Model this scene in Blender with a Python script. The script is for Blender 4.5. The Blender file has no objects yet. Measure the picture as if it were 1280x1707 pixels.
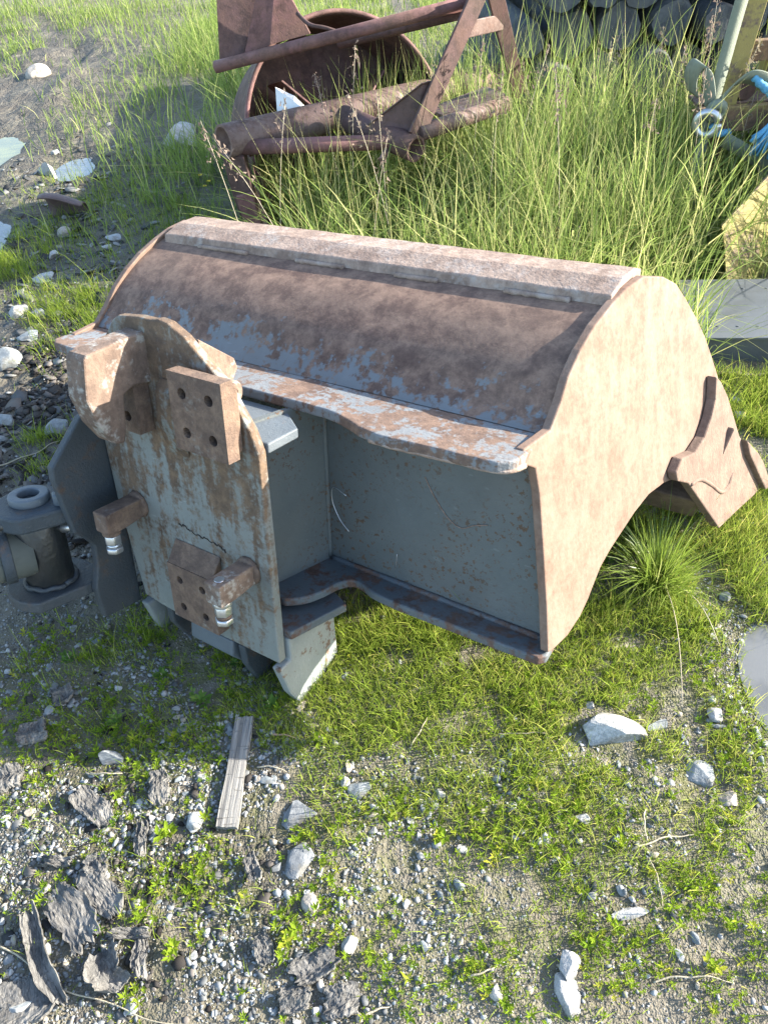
import bpy, math, random
import numpy as np
from mathutils import Matrix, Vector

random.seed(7)
RNG = np.random.default_rng(11)
scene = bpy.context.scene
COL = scene.collection
PI = math.pi

# ------------------------------------------------------------------ camera
cam_d = bpy.data.cameras.new('camera')
cam = bpy.data.objects.new('camera', cam_d)
COL.objects.link(cam)
cam_d.sensor_fit = 'VERTICAL'
cam_d.sensor_height = 36.0
cam_d.lens = 27.04
cam_d.clip_start = 0.05
cam_d.clip_end = 400.0
CAM_H = 1.885
_p, _r = math.radians(43.86), math.radians(4.99)
_ld = Vector((0, -math.sin(_p), -math.cos(_p)))
_right = math.cos(_r) * Vector((1, 0, 0)) + math.sin(_r) * _ld
_down = math.cos(_r) * _ld - math.sin(_r) * Vector((1, 0, 0))
_fw = Vector((0, math.cos(_p), -math.sin(_p)))
_m = Matrix.Identity(4)
for i in range(3):
    _m[i][0] = _right[i]; _m[i][1] = -_down[i]; _m[i][2] = -_fw[i]
_m[2][3] = CAM_H
cam.matrix_world = _m
scene.camera = cam

# ------------------------------------------------------------------ world, sun, exposure
SUN_AZ, SUN_EL = 4.0, 22.5          # degrees: azimuth from +X, elevation
world = bpy.data.worlds.new('World')
scene.world = world
world.use_nodes = True
wn = world.node_tree
wn.nodes.clear()
sky = wn.nodes.new('ShaderNodeTexSky')
sky.sky_type = 'NISHITA'
sky.sun_disc = False
sky.sun_elevation = math.radians(SUN_EL)
sky.sun_rotation = math.radians(90.0 - SUN_AZ)
bg = wn.nodes.new('ShaderNodeBackground')
bg.inputs['Strength'].default_value = 0.15
wo = wn.nodes.new('ShaderNodeOutputWorld')
wn.links.new(sky.outputs[0], bg.inputs['Color'])
wn.links.new(bg.outputs[0], wo.inputs['Surface'])
sd = bpy.data.lights.new('sun', 'SUN')
sd.energy = 5.0
sd.angle = math.radians(0.55)
sd.color = (1.0, 0.93, 0.82)
sun = bpy.data.objects.new('sun', sd)
COL.objects.link(sun)
_s = Vector((math.cos(math.radians(SUN_EL)) * math.cos(math.radians(SUN_AZ)),
             math.cos(math.radians(SUN_EL)) * math.sin(math.radians(SUN_AZ)), math.sin(math.radians(SUN_EL))))
sun.rotation_euler = (-_s).to_track_quat('-Z', 'Y').to_euler()
sun.location = _s * 30
vs = scene.view_settings
vs.view_transform = 'Standard'
vs.look = 'None'
vs.gamma = 1.0
vs.use_curve_mapping = False
vs.exposure = 2.15
scene.cycles.max_bounces = 4
scene.cycles.diffuse_bounces = 2
scene.cycles.glossy_bounces = 2
scene.cycles.transmission_bounces = 3
scene.cycles.caustics_reflective = False
scene.cycles.caustics_refractive = False

# ------------------------------------------------------------------ node helpers
class N:
    def __init__(self, name):
        self.m = bpy.data.materials.new(name)
        self.m.use_nodes = True
        self.t = self.m.node_tree
        self.t.nodes.clear()
        self.out = self.t.nodes.new('ShaderNodeOutputMaterial')
    def n(self, typ, **kw):
        nd = self.t.nodes.new(typ)
        for k, v in kw.items():
            setattr(nd, k, v)
        return nd
    def put(self, sock, val):
        if hasattr(val, 'is_output') or isinstance(val, bpy.types.NodeSocket):
            self.t.links.new(val, sock)
        elif val is not None:
            if isinstance(val, tuple) and len(val) == 3 and sock.type == 'RGBA':
                val = val + (1.0,)
            sock.default_value = val
    def coord(self, kind='Object'):
        return self.n('ShaderNodeTexCoord').outputs[kind]
    def mapping(self, vec, scale):
        mp = self.n('ShaderNodeMapping')
        self.put(mp.inputs['Vector'], vec)
        mp.inputs['Scale'].default_value = scale
        return mp.outputs[0]
    def noise(self, vec, scale, detail=5.0, rough=0.6, dist=0.0):
        nd = self.n('ShaderNodeTexNoise')
        self.put(nd.inputs['Vector'], vec)
        nd.inputs['Scale'].default_value = scale
        nd.inputs['Detail'].default_value = detail
        nd.inputs['Roughness'].default_value = rough
        nd.inputs['Distortion'].default_value = dist
        return nd.outputs['Fac']
    def voro(self, vec, scale, feature='F1', out='Distance'):
        nd = self.n('ShaderNodeTexVoronoi', feature=feature)
        self.put(nd.inputs['Vector'], vec)
        nd.inputs['Scale'].default_value = scale
        return nd.outputs[out]
    def math(self, op, a, b=0.0, clamp=False):
        nd = self.n('ShaderNodeMath', operation=op, use_clamp=clamp)
        self.put(nd.inputs[0], a); self.put(nd.inputs[1], b)
        return nd.outputs[0]
    def ramp(self, fac, lo, hi):
        nd = self.n('ShaderNodeMapRange', interpolation_type='SMOOTHSTEP')
        self.put(nd.inputs['Value'], fac)
        nd.inputs['From Min'].default_value = lo
        nd.inputs['From Max'].default_value = hi
        return nd.outputs[0]
    def mix(self, fac, a, b):
        nd = self.n('ShaderNodeMix', data_type='RGBA')
        self.put(nd.inputs[0], fac)
        self.put(nd.inputs[6], a); self.put(nd.inputs[7], b)
        return nd.outputs[2]
    def mul(self, col, fac):
        nd = self.n('ShaderNodeVectorMath', operation='SCALE')
        self.put(nd.inputs[0], col); self.put(nd.inputs['Scale'], fac)
        return nd.outputs[0]
    def sep(self, vec):
        nd = self.n('ShaderNodeSeparateXYZ')
        self.put(nd.inputs[0], vec)
        return nd.outputs
    def attr(self, name):
        nd = self.n('ShaderNodeAttribute', attribute_name=name)
        return nd.outputs['Fac']
    def bump(self, h, strength=0.4, dist=0.01):
        nd = self.n('ShaderNodeBump')
        nd.inputs['Strength'].default_value = strength
        nd.inputs['Distance'].default_value = dist
        self.put(nd.inputs['Height'], h)
        return nd.outputs[0]
    def principled(self, col, rough=0.6, metal=0.0, normal=None, spec=None):
        b = self.n('ShaderNodeBsdfPrincipled')
        self.put(b.inputs['Base Color'], col)
        self.put(b.inputs['Roughness'], rough)
        self.put(b.inputs['Metallic'], metal)
        if spec is not None:
            b.inputs['Specular IOR Level'].default_value = spec
        if normal is not None:
            self.put(b.inputs['Normal'], normal)
        return b
    def finish(self, sh):
        self.t.links.new(sh if isinstance(sh, bpy.types.NodeSocket) else sh.outputs[0], self.out.inputs['Surface'])
        return self.m

def rust_mat(name, paint, dark, light, bias=0.0, scale=5.0, kz=0.0, z0=0.0, kx=0.0, x0=0.0, soft=0.05,
             streak=0.0, rough_paint=0.56, bump=0.35, speck=0.0):
    """paint that has come off to rust; bias > 0 means more rust; kz, kx let wear follow the part's height or length"""
    a = N(name)
    c = a.coord()
    n1 = a.noise(c, scale, 5, 0.62, 0.5)
    n2 = a.noise(c, scale * 7, 3, 0.65)
    f = a.math('ADD', a.math('MULTIPLY', n1, 0.62), a.math('MULTIPLY', n2, 0.38))
    if streak:
        st = a.noise(a.mapping(c, (34, 34, 3.0)), 1.0, 2, 0.6)
        f = a.math('ADD', f, a.math('MULTIPLY', a.math('SUBTRACT', st, 0.5), streak))
    xyz = a.sep(c)
    if kz:
        f = a.math('ADD', f, a.math('MULTIPLY', a.math('SUBTRACT', xyz[2], z0), kz))
    if kx:
        f = a.math('ADD', f, a.math('MULTIPLY', a.math('SUBTRACT', xyz[0], x0), kx))
    f = a.math('ADD', f, bias)
    mask = a.ramp(f, 0.5 - soft, 0.5 + soft)
    if speck:
        sp = a.ramp(a.noise(c, 75, 3, 0.7), 0.575, 0.61)
        area = a.ramp(a.noise(c, 3.0, 1), 0.36, 0.56)
        mask = a.math('MAXIMUM', mask, a.math('MULTIPLY', a.math('MULTIPLY', sp, area), speck))
    n3 = a.noise(c, scale * 2.2, 5, 0.7, 0.3)
    n4 = a.noise(c, 85, 4, 0.78)
    n5 = a.noise(a.mapping(c, (26, 60, 9)), 1.0, 3, 0.7, 0.6)
    rust = a.mix(a.ramp(n3, 0.33, 0.68), dark, light)
    rust = a.mul(rust, a.math('ADD', 0.22, a.math('ADD', a.math('MULTIPLY', n4, 0.95), a.math('MULTIPLY', n5, 0.6))))
    pn = a.noise(c, 9, 3, 0.6)
    pc = a.mul(paint, a.math('ADD', 0.74, a.math('MULTIPLY', pn, 0.5)))
    scr = a.ramp(a.noise(a.mapping(c, (12, 70, 30)), 2.0, 3, 0.5), 0.66, 0.71)
    pc = a.mix(a.math('MULTIPLY', scr, 0.35), pc, tuple(min(1, v * 1.7) for v in paint))
    col = a.mix(mask, pc, rust)
    # dirt collecting in the low frequency
    dn = a.ramp(a.noise(c, 2.3, 2, 0.6), 0.35, 0.75)
    col = a.mix(a.math('MULTIPLY', dn, 0.22), col, (0.13, 0.10, 0.075))
    rough = a.math('ADD', rough_paint, a.math('MULTIPLY', mask, 0.86 - rough_paint))
    h = a.math('ADD', a.math('MULTIPLY', a.noise(c, 110, 2, 0.7), 0.7), a.math('MULTIPLY', a.noise(c, 14, 2), 0.45))
    return a.finish(a.principled(col, rough, 0.0, a.bump(h, bump, 0.006), 0.3))

def plain_mat(name, col, rough=0.6, metal=0.0, var=0.35, scale=20, bump=0.2, col2=None):
    a = N(name)
    c = a.coord()
    n = a.noise(c, scale, 3, 0.65)
    k = a.mul(col, a.math('ADD', 1 - var / 2, a.math('MULTIPLY', n, var)))
    if col2 is not None:
        k = a.mix(a.ramp(a.noise(c, scale * 0.4, 6, 0.7, 0.4), 0.45, 0.6), k, col2)
    return a.finish(a.principled(k, rough, metal, a.bump(a.noise(c, scale * 4, 1, 0.7), bump, 0.004)))

def leaf_mat(name, c0, c1, c2, trans=0.45, rough=0.5, gloss=False):
    """c0..c2 run along the per-blade 'tint' value; light passes through the blade"""
    a = N(name)
    t = a.attr('tint')
    col = a.mix(a.ramp(t, 0.0, 0.55), c0, c1)
    col = a.mix(a.ramp(t, 0.6, 1.0), col, c2)
    if gloss:
        p = a.principled(col, rough, 0.0, None, 0.5)
    else:
        p = a.n('ShaderNodeBsdfDiffuse'); a.put(p.inputs['Color'], col)
    tr = a.n('ShaderNodeBsdfTranslucent')
    a.put(tr.inputs['Color'], a.mul(col, 1.25))
    mx = a.n('ShaderNodeMixShader')
    mx.inputs[0].default_value = trans
    a.t.links.new(p.outputs[0], mx.inputs[1]); a.t.links.new(tr.outputs[0], mx.inputs[2])
    return a.finish(mx.outputs[0])

M = {}
GREY = (0.092, 0.108, 0.12)
M['shell'] = rust_mat('shell_paint_rust', (0.135, 0.145, 0.15), (0.088, 0.053, 0.041), (0.20, 0.128, 0.092), 0.03, 7.5, kz=1.9, z0=0.07, kx=0.05, x0=0.7, soft=0.045, streak=0.34, bump=0.12)
M['panel'] = rust_mat('panel_paint', (0.092, 0.104, 0.104), (0.075, 0.047, 0.029), (0.105, 0.062, 0.034), -0.16, 5.0, soft=0.03, speck=0.9, rough_paint=0.58)
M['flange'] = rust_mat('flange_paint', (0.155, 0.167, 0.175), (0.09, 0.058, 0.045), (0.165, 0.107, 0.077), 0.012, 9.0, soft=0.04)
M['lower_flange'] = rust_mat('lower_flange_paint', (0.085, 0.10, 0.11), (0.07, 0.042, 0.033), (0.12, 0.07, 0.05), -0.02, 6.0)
M['side'] = rust_mat('side_plate_rust', (0.19, 0.135, 0.102), (0.132, 0.08, 0.057), (0.182, 0.115, 0.083), 0.05, 10.0, soft=0.2, streak=0.3, bump=0.2)
M['cutter'] = rust_mat('cutter_rust', (0.19, 0.15, 0.12), (0.12, 0.08, 0.062), (0.17, 0.118, 0.09), 0.16, 6.0, soft=0.1, bump=0.4)
M['bar'] = rust_mat('wear_bar_rust', (0.33, 0.285, 0.25), (0.17, 0.118, 0.092), (0.31, 0.23, 0.18), 0.08, 6.0, soft=0.1, bump=0.5)
M['plate'] = rust_mat('mounting_plate_rust', (0.165, 0.178, 0.165), (0.075, 0.05, 0.034), (0.15, 0.1, 0.062), 0.0, 10.0, kz=0.20, z0=-0.26, soft=0.09, streak=0.5, bump=0.5)
M['hook'] = rust_mat('hook_rust', (0.30, 0.285, 0.255), (0.095, 0.064, 0.049), (0.18, 0.124, 0.092), 0.06, 7.0, soft=0.05, bump=0.45)
M['boltplate'] = rust_mat('bolt_plate_rust', (0.2, 0.18, 0.155), (0.092, 0.061, 0.046), (0.168, 0.112, 0.078), 0.13, 9.0, soft=0.08, bump=0.6)
M['grey_paint'] = rust_mat('grey_paint', GREY, (0.14, 0.08, 0.05), (0.24, 0.14, 0.09), -0.17, 6.0, soft=0.03)
M['light_paint'] = rust_mat('light_grey_paint', (0.20, 0.22, 0.215), (0.1, 0.065, 0.045), (0.16, 0.105, 0.072), -0.11, 7.0, soft=0.03)
M['dark_paint'] = rust_mat('dark_blue_grey_paint', (0.04, 0.05, 0.058), (0.06, 0.042, 0.033), (0.11, 0.08, 0.06), -0.10, 9.0, soft=0.08, rough_paint=0.6, bump=0.6)
M['black_rubber'] = plain_mat('black_oiled_steel', (0.014, 0.016, 0.017), 0.4, 0.0, 0.8, 14, 0.4, (0.05, 0.046, 0.04))
M['cyl'] = plain_mat('cylinder_paint', (0.12, 0.135, 0.125), 0.42, 0.0, 0.5, 8, 0.15, (0.08, 0.09, 0.078))
M['zinc'] = plain_mat('zinc_plated_steel', (0.5, 0.51, 0.52), 0.36, 0.85, 0.3, 40, 0.1)
M['crack'] = plain_mat('crack_dark', (0.02, 0.016, 0.012), 0.9)
M['weld'] = rust_mat('weld_bead', (0.28, 0.24, 0.2), (0.18, 0.12, 0.09), (0.30, 0.21, 0.16), 0.12, 20.0, bump=0.7)
M['red'] = rust_mat('blower_red_rust', (0.17, 0.08, 0.075), (0.07, 0.038, 0.034), (0.14, 0.075, 0.06), 0.02, 4.0, soft=0.12)
M['red_dark'] = rust_mat('blower_dark_red', (0.085, 0.045, 0.043), (0.042, 0.026, 0.024), (0.095, 0.054, 0.044), 0.05, 4.0, soft=0.12)
M['tube'] = rust_mat('blower_tube', (0.15, 0.10, 0.085), (0.062, 0.037, 0.032), (0.125, 0.073, 0.058), 0.0, 6.0, soft=0.1)
M['sunlit_patch'] = plain_mat('sunlit_patch', (0.6, 0.61, 0.6), 0.5)  # near-white colour for the sunlit spot in the blower housing
M['yellow'] = rust_mat('yellow_machine_paint', (0.25, 0.205, 0.06), (0.10, 0.07, 0.06), (0.18, 0.13, 0.08), -0.04, 7.0, soft=0.06)
M['yellow_rust'] = rust_mat('yellow_rusty_beam', (0.25, 0.19, 0.07), (0.09, 0.06, 0.045), (0.19, 0.115, 0.065), 0.04, 7.0, soft=0.06)
M['sheet'] = plain_mat('grey_sheet_metal', (0.088, 0.098, 0.105), 0.5, 0.0, 0.5, 5, 0.05, (0.068, 0.075, 0.078))
M['sheet_dark'] = plain_mat('dark_sheet_metal', (0.075, 0.085, 0.092), 0.5, 0.0, 0.3, 6, 0.05)
M['strap'] = plain_mat('webbing_strap', (0.165, 0.185, 0.14), 0.85, 0.0, 0.4, 60, 0.4)
M['rope'] = plain_mat('blue_rope', (0.09, 0.29, 0.46), 0.8, 0.0, 0.5, 90, 0.6)
M['log'] = plain_mat('log_bark', (0.03, 0.035, 0.039), 0.9, 0.0, 0.9, 10, 0.8, (0.06, 0.066, 0.068))
M['log_end'] = plain_mat('log_cut_end', (0.075, 0.084, 0.09), 0.9, 0.0, 0.9, 9, 0.8, (0.035, 0.041, 0.047))
M['scrap'] = plain_mat('scrap_brown', (0.085, 0.055, 0.05), 0.7, 0.0, 0.6, 18, 0.5)

def stone_mat(name, c1, c2, scale=30, rough=0.85, streaky=False):
    a = N(name)
    c = a.coord()
    v = a.mapping(c, (1, 1, 4)) if streaky else c
    n = a.noise(v, scale, 4, 0.7, 0.4)
    col = a.mix(a.ramp(n, 0.35, 0.65), c1, c2)
    sp = a.ramp(a.noise(c, scale * 6, 3, 0.6), 0.60, 0.68)
    col = a.mix(a.math('MULTIPLY', sp, 0.45), col, tuple(v * 0.35 for v in c1))
    soil = a.ramp(a.noise(c, 14, 4, 0.7), 0.48, 0.66)
    col = a.mix(a.math('MULTIPLY', soil, 0.7), col, (0.10, 0.09, 0.068))
    h = a.noise(v, scale * 1.5, 3, 0.7)
    return a.finish(a.principled(col, rough, 0.0, a.bump(h, 0.6, 0.006)))
M['st_pale'] = stone_mat('pale_stone', (0.26, 0.27, 0.265), (0.36, 0.36, 0.35))
M['st_white'] = stone_mat('white_stone', (0.27, 0.265, 0.25), (0.38, 0.37, 0.35))
M['st_grey'] = stone_mat('grey_stone', (0.16, 0.175, 0.178), (0.25, 0.265, 0.262))
M['st_blue'] = stone_mat('blue_grey_slate', (0.14, 0.158, 0.165), (0.22, 0.24, 0.245), 25, 0.75, True)
M['st_dark'] = stone_mat('dark_slate', (0.10, 0.11, 0.12), (0.19, 0.20, 0.205), 25, 0.75, True)
M['st_tan'] = stone_mat('tan_stone', (0.27, 0.24, 0.2), (0.36, 0.32, 0.27))
M['st_granite'] = stone_mat('granite_stone', (0.22, 0.23, 0.222), (0.42, 0.42, 0.405), 60)

def bark_mat():
    a = N('weathered_bark')
    c = a.coord()
    fib = a.noise(a.mapping(c, (120, 26, 80)), 1.0, 4, 0.7, 1.4)
    col = a.mix(a.ramp(fib, 0.3, 0.7), (0.04, 0.039, 0.037), (0.14, 0.135, 0.125))
    t = a.noise(c, 9, 4)
    col = a.mix(a.ramp(t, 0.52, 0.78), col, (0.22, 0.21, 0.19))
    return a.finish(a.principled(col, 0.9, 0.0, a.bump(fib, 0.7, 0.005)))
M['bark'] = bark_mat()
def wood_mat():
    a = N('weathered_plank_wood')
    c = a.coord()
    fib = a.noise(a.mapping(c, (160, 5, 60)), 1.0, 6, 0.6, 0.4)
    chk = a.ramp(a.noise(a.mapping(c, (14, 150, 30)), 1.0, 4, 0.6, 0.5), 0.62, 0.70)
    col = a.mix(a.ramp(fib, 0.3, 0.7), (0.075, 0.073, 0.07), (0.24, 0.23, 0.21))
    col = a.mix(a.math('MULTIPLY', chk, 0.65), col, (0.06, 0.06, 0.058))
    return a.finish(a.principled(col, 0.9, 0.0, a.bump(a.math('SUBTRACT', fib, chk), 0.7, 0.006)))
M['wood'] = wood_mat()
M['straw'] = plain_mat('dry_straw', (0.33, 0.285, 0.2), 0.7, 0.0, 0.5, 40, 0.3)
M['splinter'] = plain_mat('reddish_splinter', (0.38, 0.24, 0.15), 0.8, 0.0, 0.5, 40, 0.3)
M['grass'] = leaf_mat('short_grass_blades', (0.08, 0.135, 0.02), (0.21, 0.275, 0.042), (0.40, 0.375, 0.11))
M['tall'] = leaf_mat('tall_grass_blades', (0.08, 0.135, 0.035), (0.20, 0.265, 0.07), (0.42, 0.41, 0.18))
M['tuft'] = leaf_mat('tuft_blades', (0.08, 0.14, 0.02), (0.17, 0.24, 0.04), (0.3, 0.32, 0.12), 0.4, 0.32, True)
M['weed'] = leaf_mat('weed_leaves', (0.08, 0.15, 0.016), (0.20, 0.285, 0.026), (0.36, 0.36, 0.05))
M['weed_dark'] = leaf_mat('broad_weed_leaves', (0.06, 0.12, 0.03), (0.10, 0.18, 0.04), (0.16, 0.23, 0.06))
M['seed'] = leaf_mat('seed_heads', (0.16, 0.12, 0.10), (0.22, 0.17, 0.13), (0.30, 0.26, 0.16), 0.25)
M['flower'] = plain_mat('yellow_petals', (0.75, 0.55, 0.02), 0.6, 0, 0.2)

def gravel_mat():
    a = N('gravel_stones')
    t = a.attr('tint')
    c = a.coord()
    col = a.mix(a.ramp(t, 0.0, 0.45), (0.055, 0.058, 0.058), (0.155, 0.165, 0.168))
    col = a.mix(a.ramp(t, 0.45, 0.8), col, (0.30, 0.305, 0.30))
    col = a.mix(a.ramp(t, 0.86, 0.93), col, (0.27, 0.235, 0.185))
    n = a.noise(c, 120, 5, 0.7)
    col = a.mul(col, a.math('ADD', 0.7, a.math('MULTIPLY', n, 0.6)))
    return a.finish(a.principled(col, 0.8, 0.0, a.bump(n, 0.4, 0.003)))
M['gravel'] = gravel_mat()
M['chips'] = leaf_mat('slate_and_wood_chips', (0.035, 0.035, 0.034), (0.095, 0.097, 0.096), (0.23, 0.225, 0.21), 0.0, 0.8)
M['mulch'] = leaf_mat('mulch_chips', (0.022, 0.02, 0.019), (0.06, 0.055, 0.05), (0.15, 0.135, 0.12), 0.0, 0.8)

def ground_mat():
    a = N('soil')
    c = a.coord()
    n1 = a.noise(c, 2.5, 4, 0.6, 0.3)
    n2 = a.noise(c, 22, 4, 0.7)
    n3 = a.noise(c, 120, 3, 0.75)
    col = a.mix(a.ramp(n1, 0.35, 0.65), (0.112, 0.097, 0.07), (0.17, 0.152, 0.115))
    col = a.mix(a.ramp(n2, 0.45, 0.75), col, (0.072, 0.063, 0.048))
    grit = a.ramp(a.noise(c, 260, 3, 0.6), 0.60, 0.68)
    col = a.mix(a.math('MULTIPLY', grit, 0.6), col, (0.28, 0.28, 0.265))
    moss = a.math('MULTIPLY', a.attr('moss'), a.ramp(a.noise(c, 14, 4, 0.7, 0.5), 0.38, 0.62))
    mcol = a.mix(n3, (0.045, 0.055, 0.01), (0.12, 0.12, 0.027))
    col = a.mix(a.math('MULTIPLY', moss, 0.8), col, mcol)
    wet = a.attr('wet')
    wn_ = a.math('MULTIPLY', wet, a.ramp(a.noise(c, 6, 5, 0.6), 0.2, 0.6))
    col = a.mix(a.math('MULTIPLY', wn_, 0.85), col, (0.04, 0.034, 0.026))
    rough = a.math('SUBTRACT', 0.94, a.math('MULTIPLY', wn_, 0.22))
    rut = a.math('MULTIPLY', a.math('MULTIPLY', a.noise(a.mapping(c, (1, 0.55, 1)), 7.5, 4, 0.65, 0.8), wet), 7.0)
    h = a.math('ADD', a.math('ADD', rut, a.math('MULTIPLY', a.noise(c, 30, 3, 0.75), 1.3)), a.math('MULTIPLY', a.noise(c, 190, 1, 0.6), 0.4))
    return a.finish(a.principled(col, rough, 0.0, a.bump(h, 1.0, 0.012)))
M['ground'] = ground_mat()
def water_mat(name, col, rough):
    a = N(name)
    c = a.coord()
    n = a.noise(c, 7, 4, 0.5)
    k = a.mix(a.ramp(n, 0.4, 0.6), col, tuple(v * 0.7 for v in col))
    return a.finish(a.principled(k, rough, 0.0, a.bump(a.noise(c, 9, 2), 0.05, 0.01), 0.9))
M['water_algae'] = water_mat('puddle_algae_water', (0.14, 0.135, 0.03), 0.06)
M['water_clear'] = water_mat('puddle_water', (0.13, 0.13, 0.115), 0.05)
M['water_mud'] = water_mat('muddy_water', (0.12, 0.12, 0.112), 0.16)

# ------------------------------------------------------------------ mesh helpers
def link(o, parent=None):
    COL.objects.link(o)
    if parent is not None:
        o.parent = parent
    return o

def tag(o, label=None, cat=None, group=None, kind=None):
    if label: o['label'] = label
    if cat: o['category'] = cat
    if group: o['group'] = group
    if kind: o['kind'] = kind
    return o

def obj(name, verts, faces, mat, parent=None, smooth=False, bevel=0.0, loc=None, seg=2):
    me = bpy.data.meshes.new(name)
    me.from_pydata([tuple(v) for v in verts], [], faces)
    me.materials.append(mat)
    if smooth:
        me.polygons.foreach_set('use_smooth', [True] * len(me.polygons))
    me.validate()
    me.update()
    o = bpy.data.objects.new(name, me)
    link(o, parent)
    if parent is not None and 'base' in parent.keys():
        o.location = -Vector(parent['base'])
    elif parent is not None and 'org' in parent.keys():
        o.location = (0, 0, 0)
    if loc is not None:
        o.location = loc
    if bevel:
        md = o.modifiers.new('bevel', 'BEVEL')
        md.width = bevel; md.segments = seg; md.limit_method = 'ANGLE'; md.angle_limit = math.radians(35)
        md.harden_normals = False
    return o

def fix_normals(o):
    import bmesh
    bm = bmesh.new(); bm.from_mesh(o.data)
    bmesh.ops.recalc_face_normals(bm, faces=bm.faces[:])
    bm.to_mesh(o.data); bm.free()
    return o

def extrude(name, pts, vec, mat, parent=None, bevel=0.004, seg=2):
    """closed outline pts (3-D, planar) swept by vec"""
    n = len(pts)
    P = [Vector(p) for p in pts]
    V = P + [p + Vector(vec) for p in P]
    F = [tuple(range(n)), tuple(range(2 * n - 1, n - 1, -1))]
    F += [(i, (i + 1) % n, n + (i + 1) % n, n + i) for i in range(n)]
    return fix_normals(obj(name, V, F, mat, parent, False, bevel, seg=seg))

def box(name, lo, hi, mat, parent=None, bevel=0.004):
    x0, y0, z0 = lo; x1, y1, z1 = hi
    return extrude(name, [(x0, y0, z0), (x1, y0, z0), (x1, y1, z0), (x0, y1, z0)], (0, 0, z1 - z0), mat, parent, bevel)

def frame_of(d):
    d = Vector(d).normalized()
    a = Vector((0, 0, 1)) if abs(d.z) < 0.9 else Vector((1, 0, 0))
    u = d.cross(a).normalized()
    return d, u, d.cross(u).normalized()

def tube(name, p0, p1, r, mat, parent=None, n=20, wall=0.0, r1=None, bevel=0.0, flat_ends=True):
    p0, p1 = Vector(p0), Vector(p1)
    d, u, v = frame_of(p1 - p0)
    r1 = r if r1 is None else r1
    V, F = [], []
    def ring(c, rr):
        b = len(V)
        for i in range(n):
            a = 2 * PI * i / n
            V.append(c + u * (rr * math.cos(a)) + v * (rr * math.sin(a)))
        return b
    def strip(a, b):
        for i in range(n):
            F.append((a + i, a + (i + 1) % n, b + (i + 1) % n, b + i))
    a = ring(p0, r); b = ring(p1, r1); strip(a, b)
    if wall:
        ai = ring(p0, r - wall); bi = ring(p1, r1 - wall)
        strip(ai, a); strip(b, bi); strip(bi, ai)
    else:
        F.append(tuple(range(a + n - 1, a - 1, -1))); F.append(tuple(range(b, b + n)))
    o = fix_normals(obj(name, V, F, mat, parent, False, bevel))
    for p in o.data.polygons:
        p.use_smooth = len(p.vertices) == 4 and not (wall and abs(p.normal.dot(d)) > 0.5)
    return o

def path_mesh(pts, radii, n=8, flat=1.0):
    """verts and faces of a tube that follows pts"""
    P = [Vector(p) for p in pts]
    V, F = [], []
    u = None
    for k, p in enumerate(P):
        d = (P[min(k + 1, len(P) - 1)] - P[max(k - 1, 0)]).normalized()
        if u is None:
            _, u, v = frame_of(d)
        else:
            u = (u - d * u.dot(d)).normalized(); v = d.cross(u)
        for i in range(n):
            a = 2 * PI * i / n
            V.append(p + u * (radii[k] * math.cos(a)) + v * (radii[k] * flat * math.sin(a)))
    for k in range(len(P) - 1):
        for i in range(n):
            F.append((k * n + i, k * n + (i + 1) % n, (k + 1) * n + (i + 1) % n, (k + 1) * n + i))
    F.append(tuple(range(n - 1, -1, -1))); e = (len(P) - 1) * n
    F.append(tuple(range(e, e + n)))
    return V, F

def spline(pts, k=6, closed=False):
    """Catmull-Rom through pts"""
    P = [np.array(p, float) for p in pts]
    n = len(P); out = []
    for i in range(n if closed else n - 1):
        p0 = P[(i - 1) % n] if closed or i > 0 else 2 * P[0] - P[1]
        p1, p2 = P[i], P[(i + 1) % n]
        p3 = P[(i + 2) % n] if closed or i + 2 < n else 2 * P[-1] - P[-2]
        for j in range(k):
            t = j / k
            out.append(0.5 * ((2 * p1) + (-p0 + p2) * t + (2 * p0 - 5 * p1 + 4 * p2 - p3) * t * t + (-p0 + 3 * p1 - 3 * p2 + p3) * t ** 3))
    if not closed:
        out.append(P[-1])
    return out

def empty(name, loc, base=None):
    o = bpy.data.objects.new(name, None)
    o.empty_display_size = 0.1
    o.location = loc
    link(o)
    if base is not None:
        o['base'] = base
    return o

# value noise for terrain and scattering
_T = RNG.random((256, 256))
def vnoise(x, y):
    x = np.asarray(x, float); y = np.asarray(y, float)
    xi = np.floor(x).astype(int); yi = np.floor(y).astype(int)
    fx = x - xi; fy = y - yi
    fx = fx * fx * (3 - 2 * fx); fy = fy * fy * (3 - 2 * fy)
    g = lambda a, b: _T[a % 256, b % 256]
    return (g(xi, yi) * (1 - fx) + g(xi + 1, yi) * fx) * (1 - fy) + (g(xi, yi + 1) * (1 - fx) + g(xi + 1, yi + 1) * fx) * fy
def fbm(x, y, o=4):
    s = 0; a = 0.5
    for k in range(o):
        s = s + a * vnoise(x * 2 ** k + 17.3 * k, y * 2 ** k + 5.1 * k); a *= 0.5
    return s / (1 - 0.5 ** o)
def blob(x, y, cx, cy, rx, ry, p=2.0):
    return np.exp(-(((x - cx) / rx) ** 2 + ((y - cy) / ry) ** 2) ** (p / 2))

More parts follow.
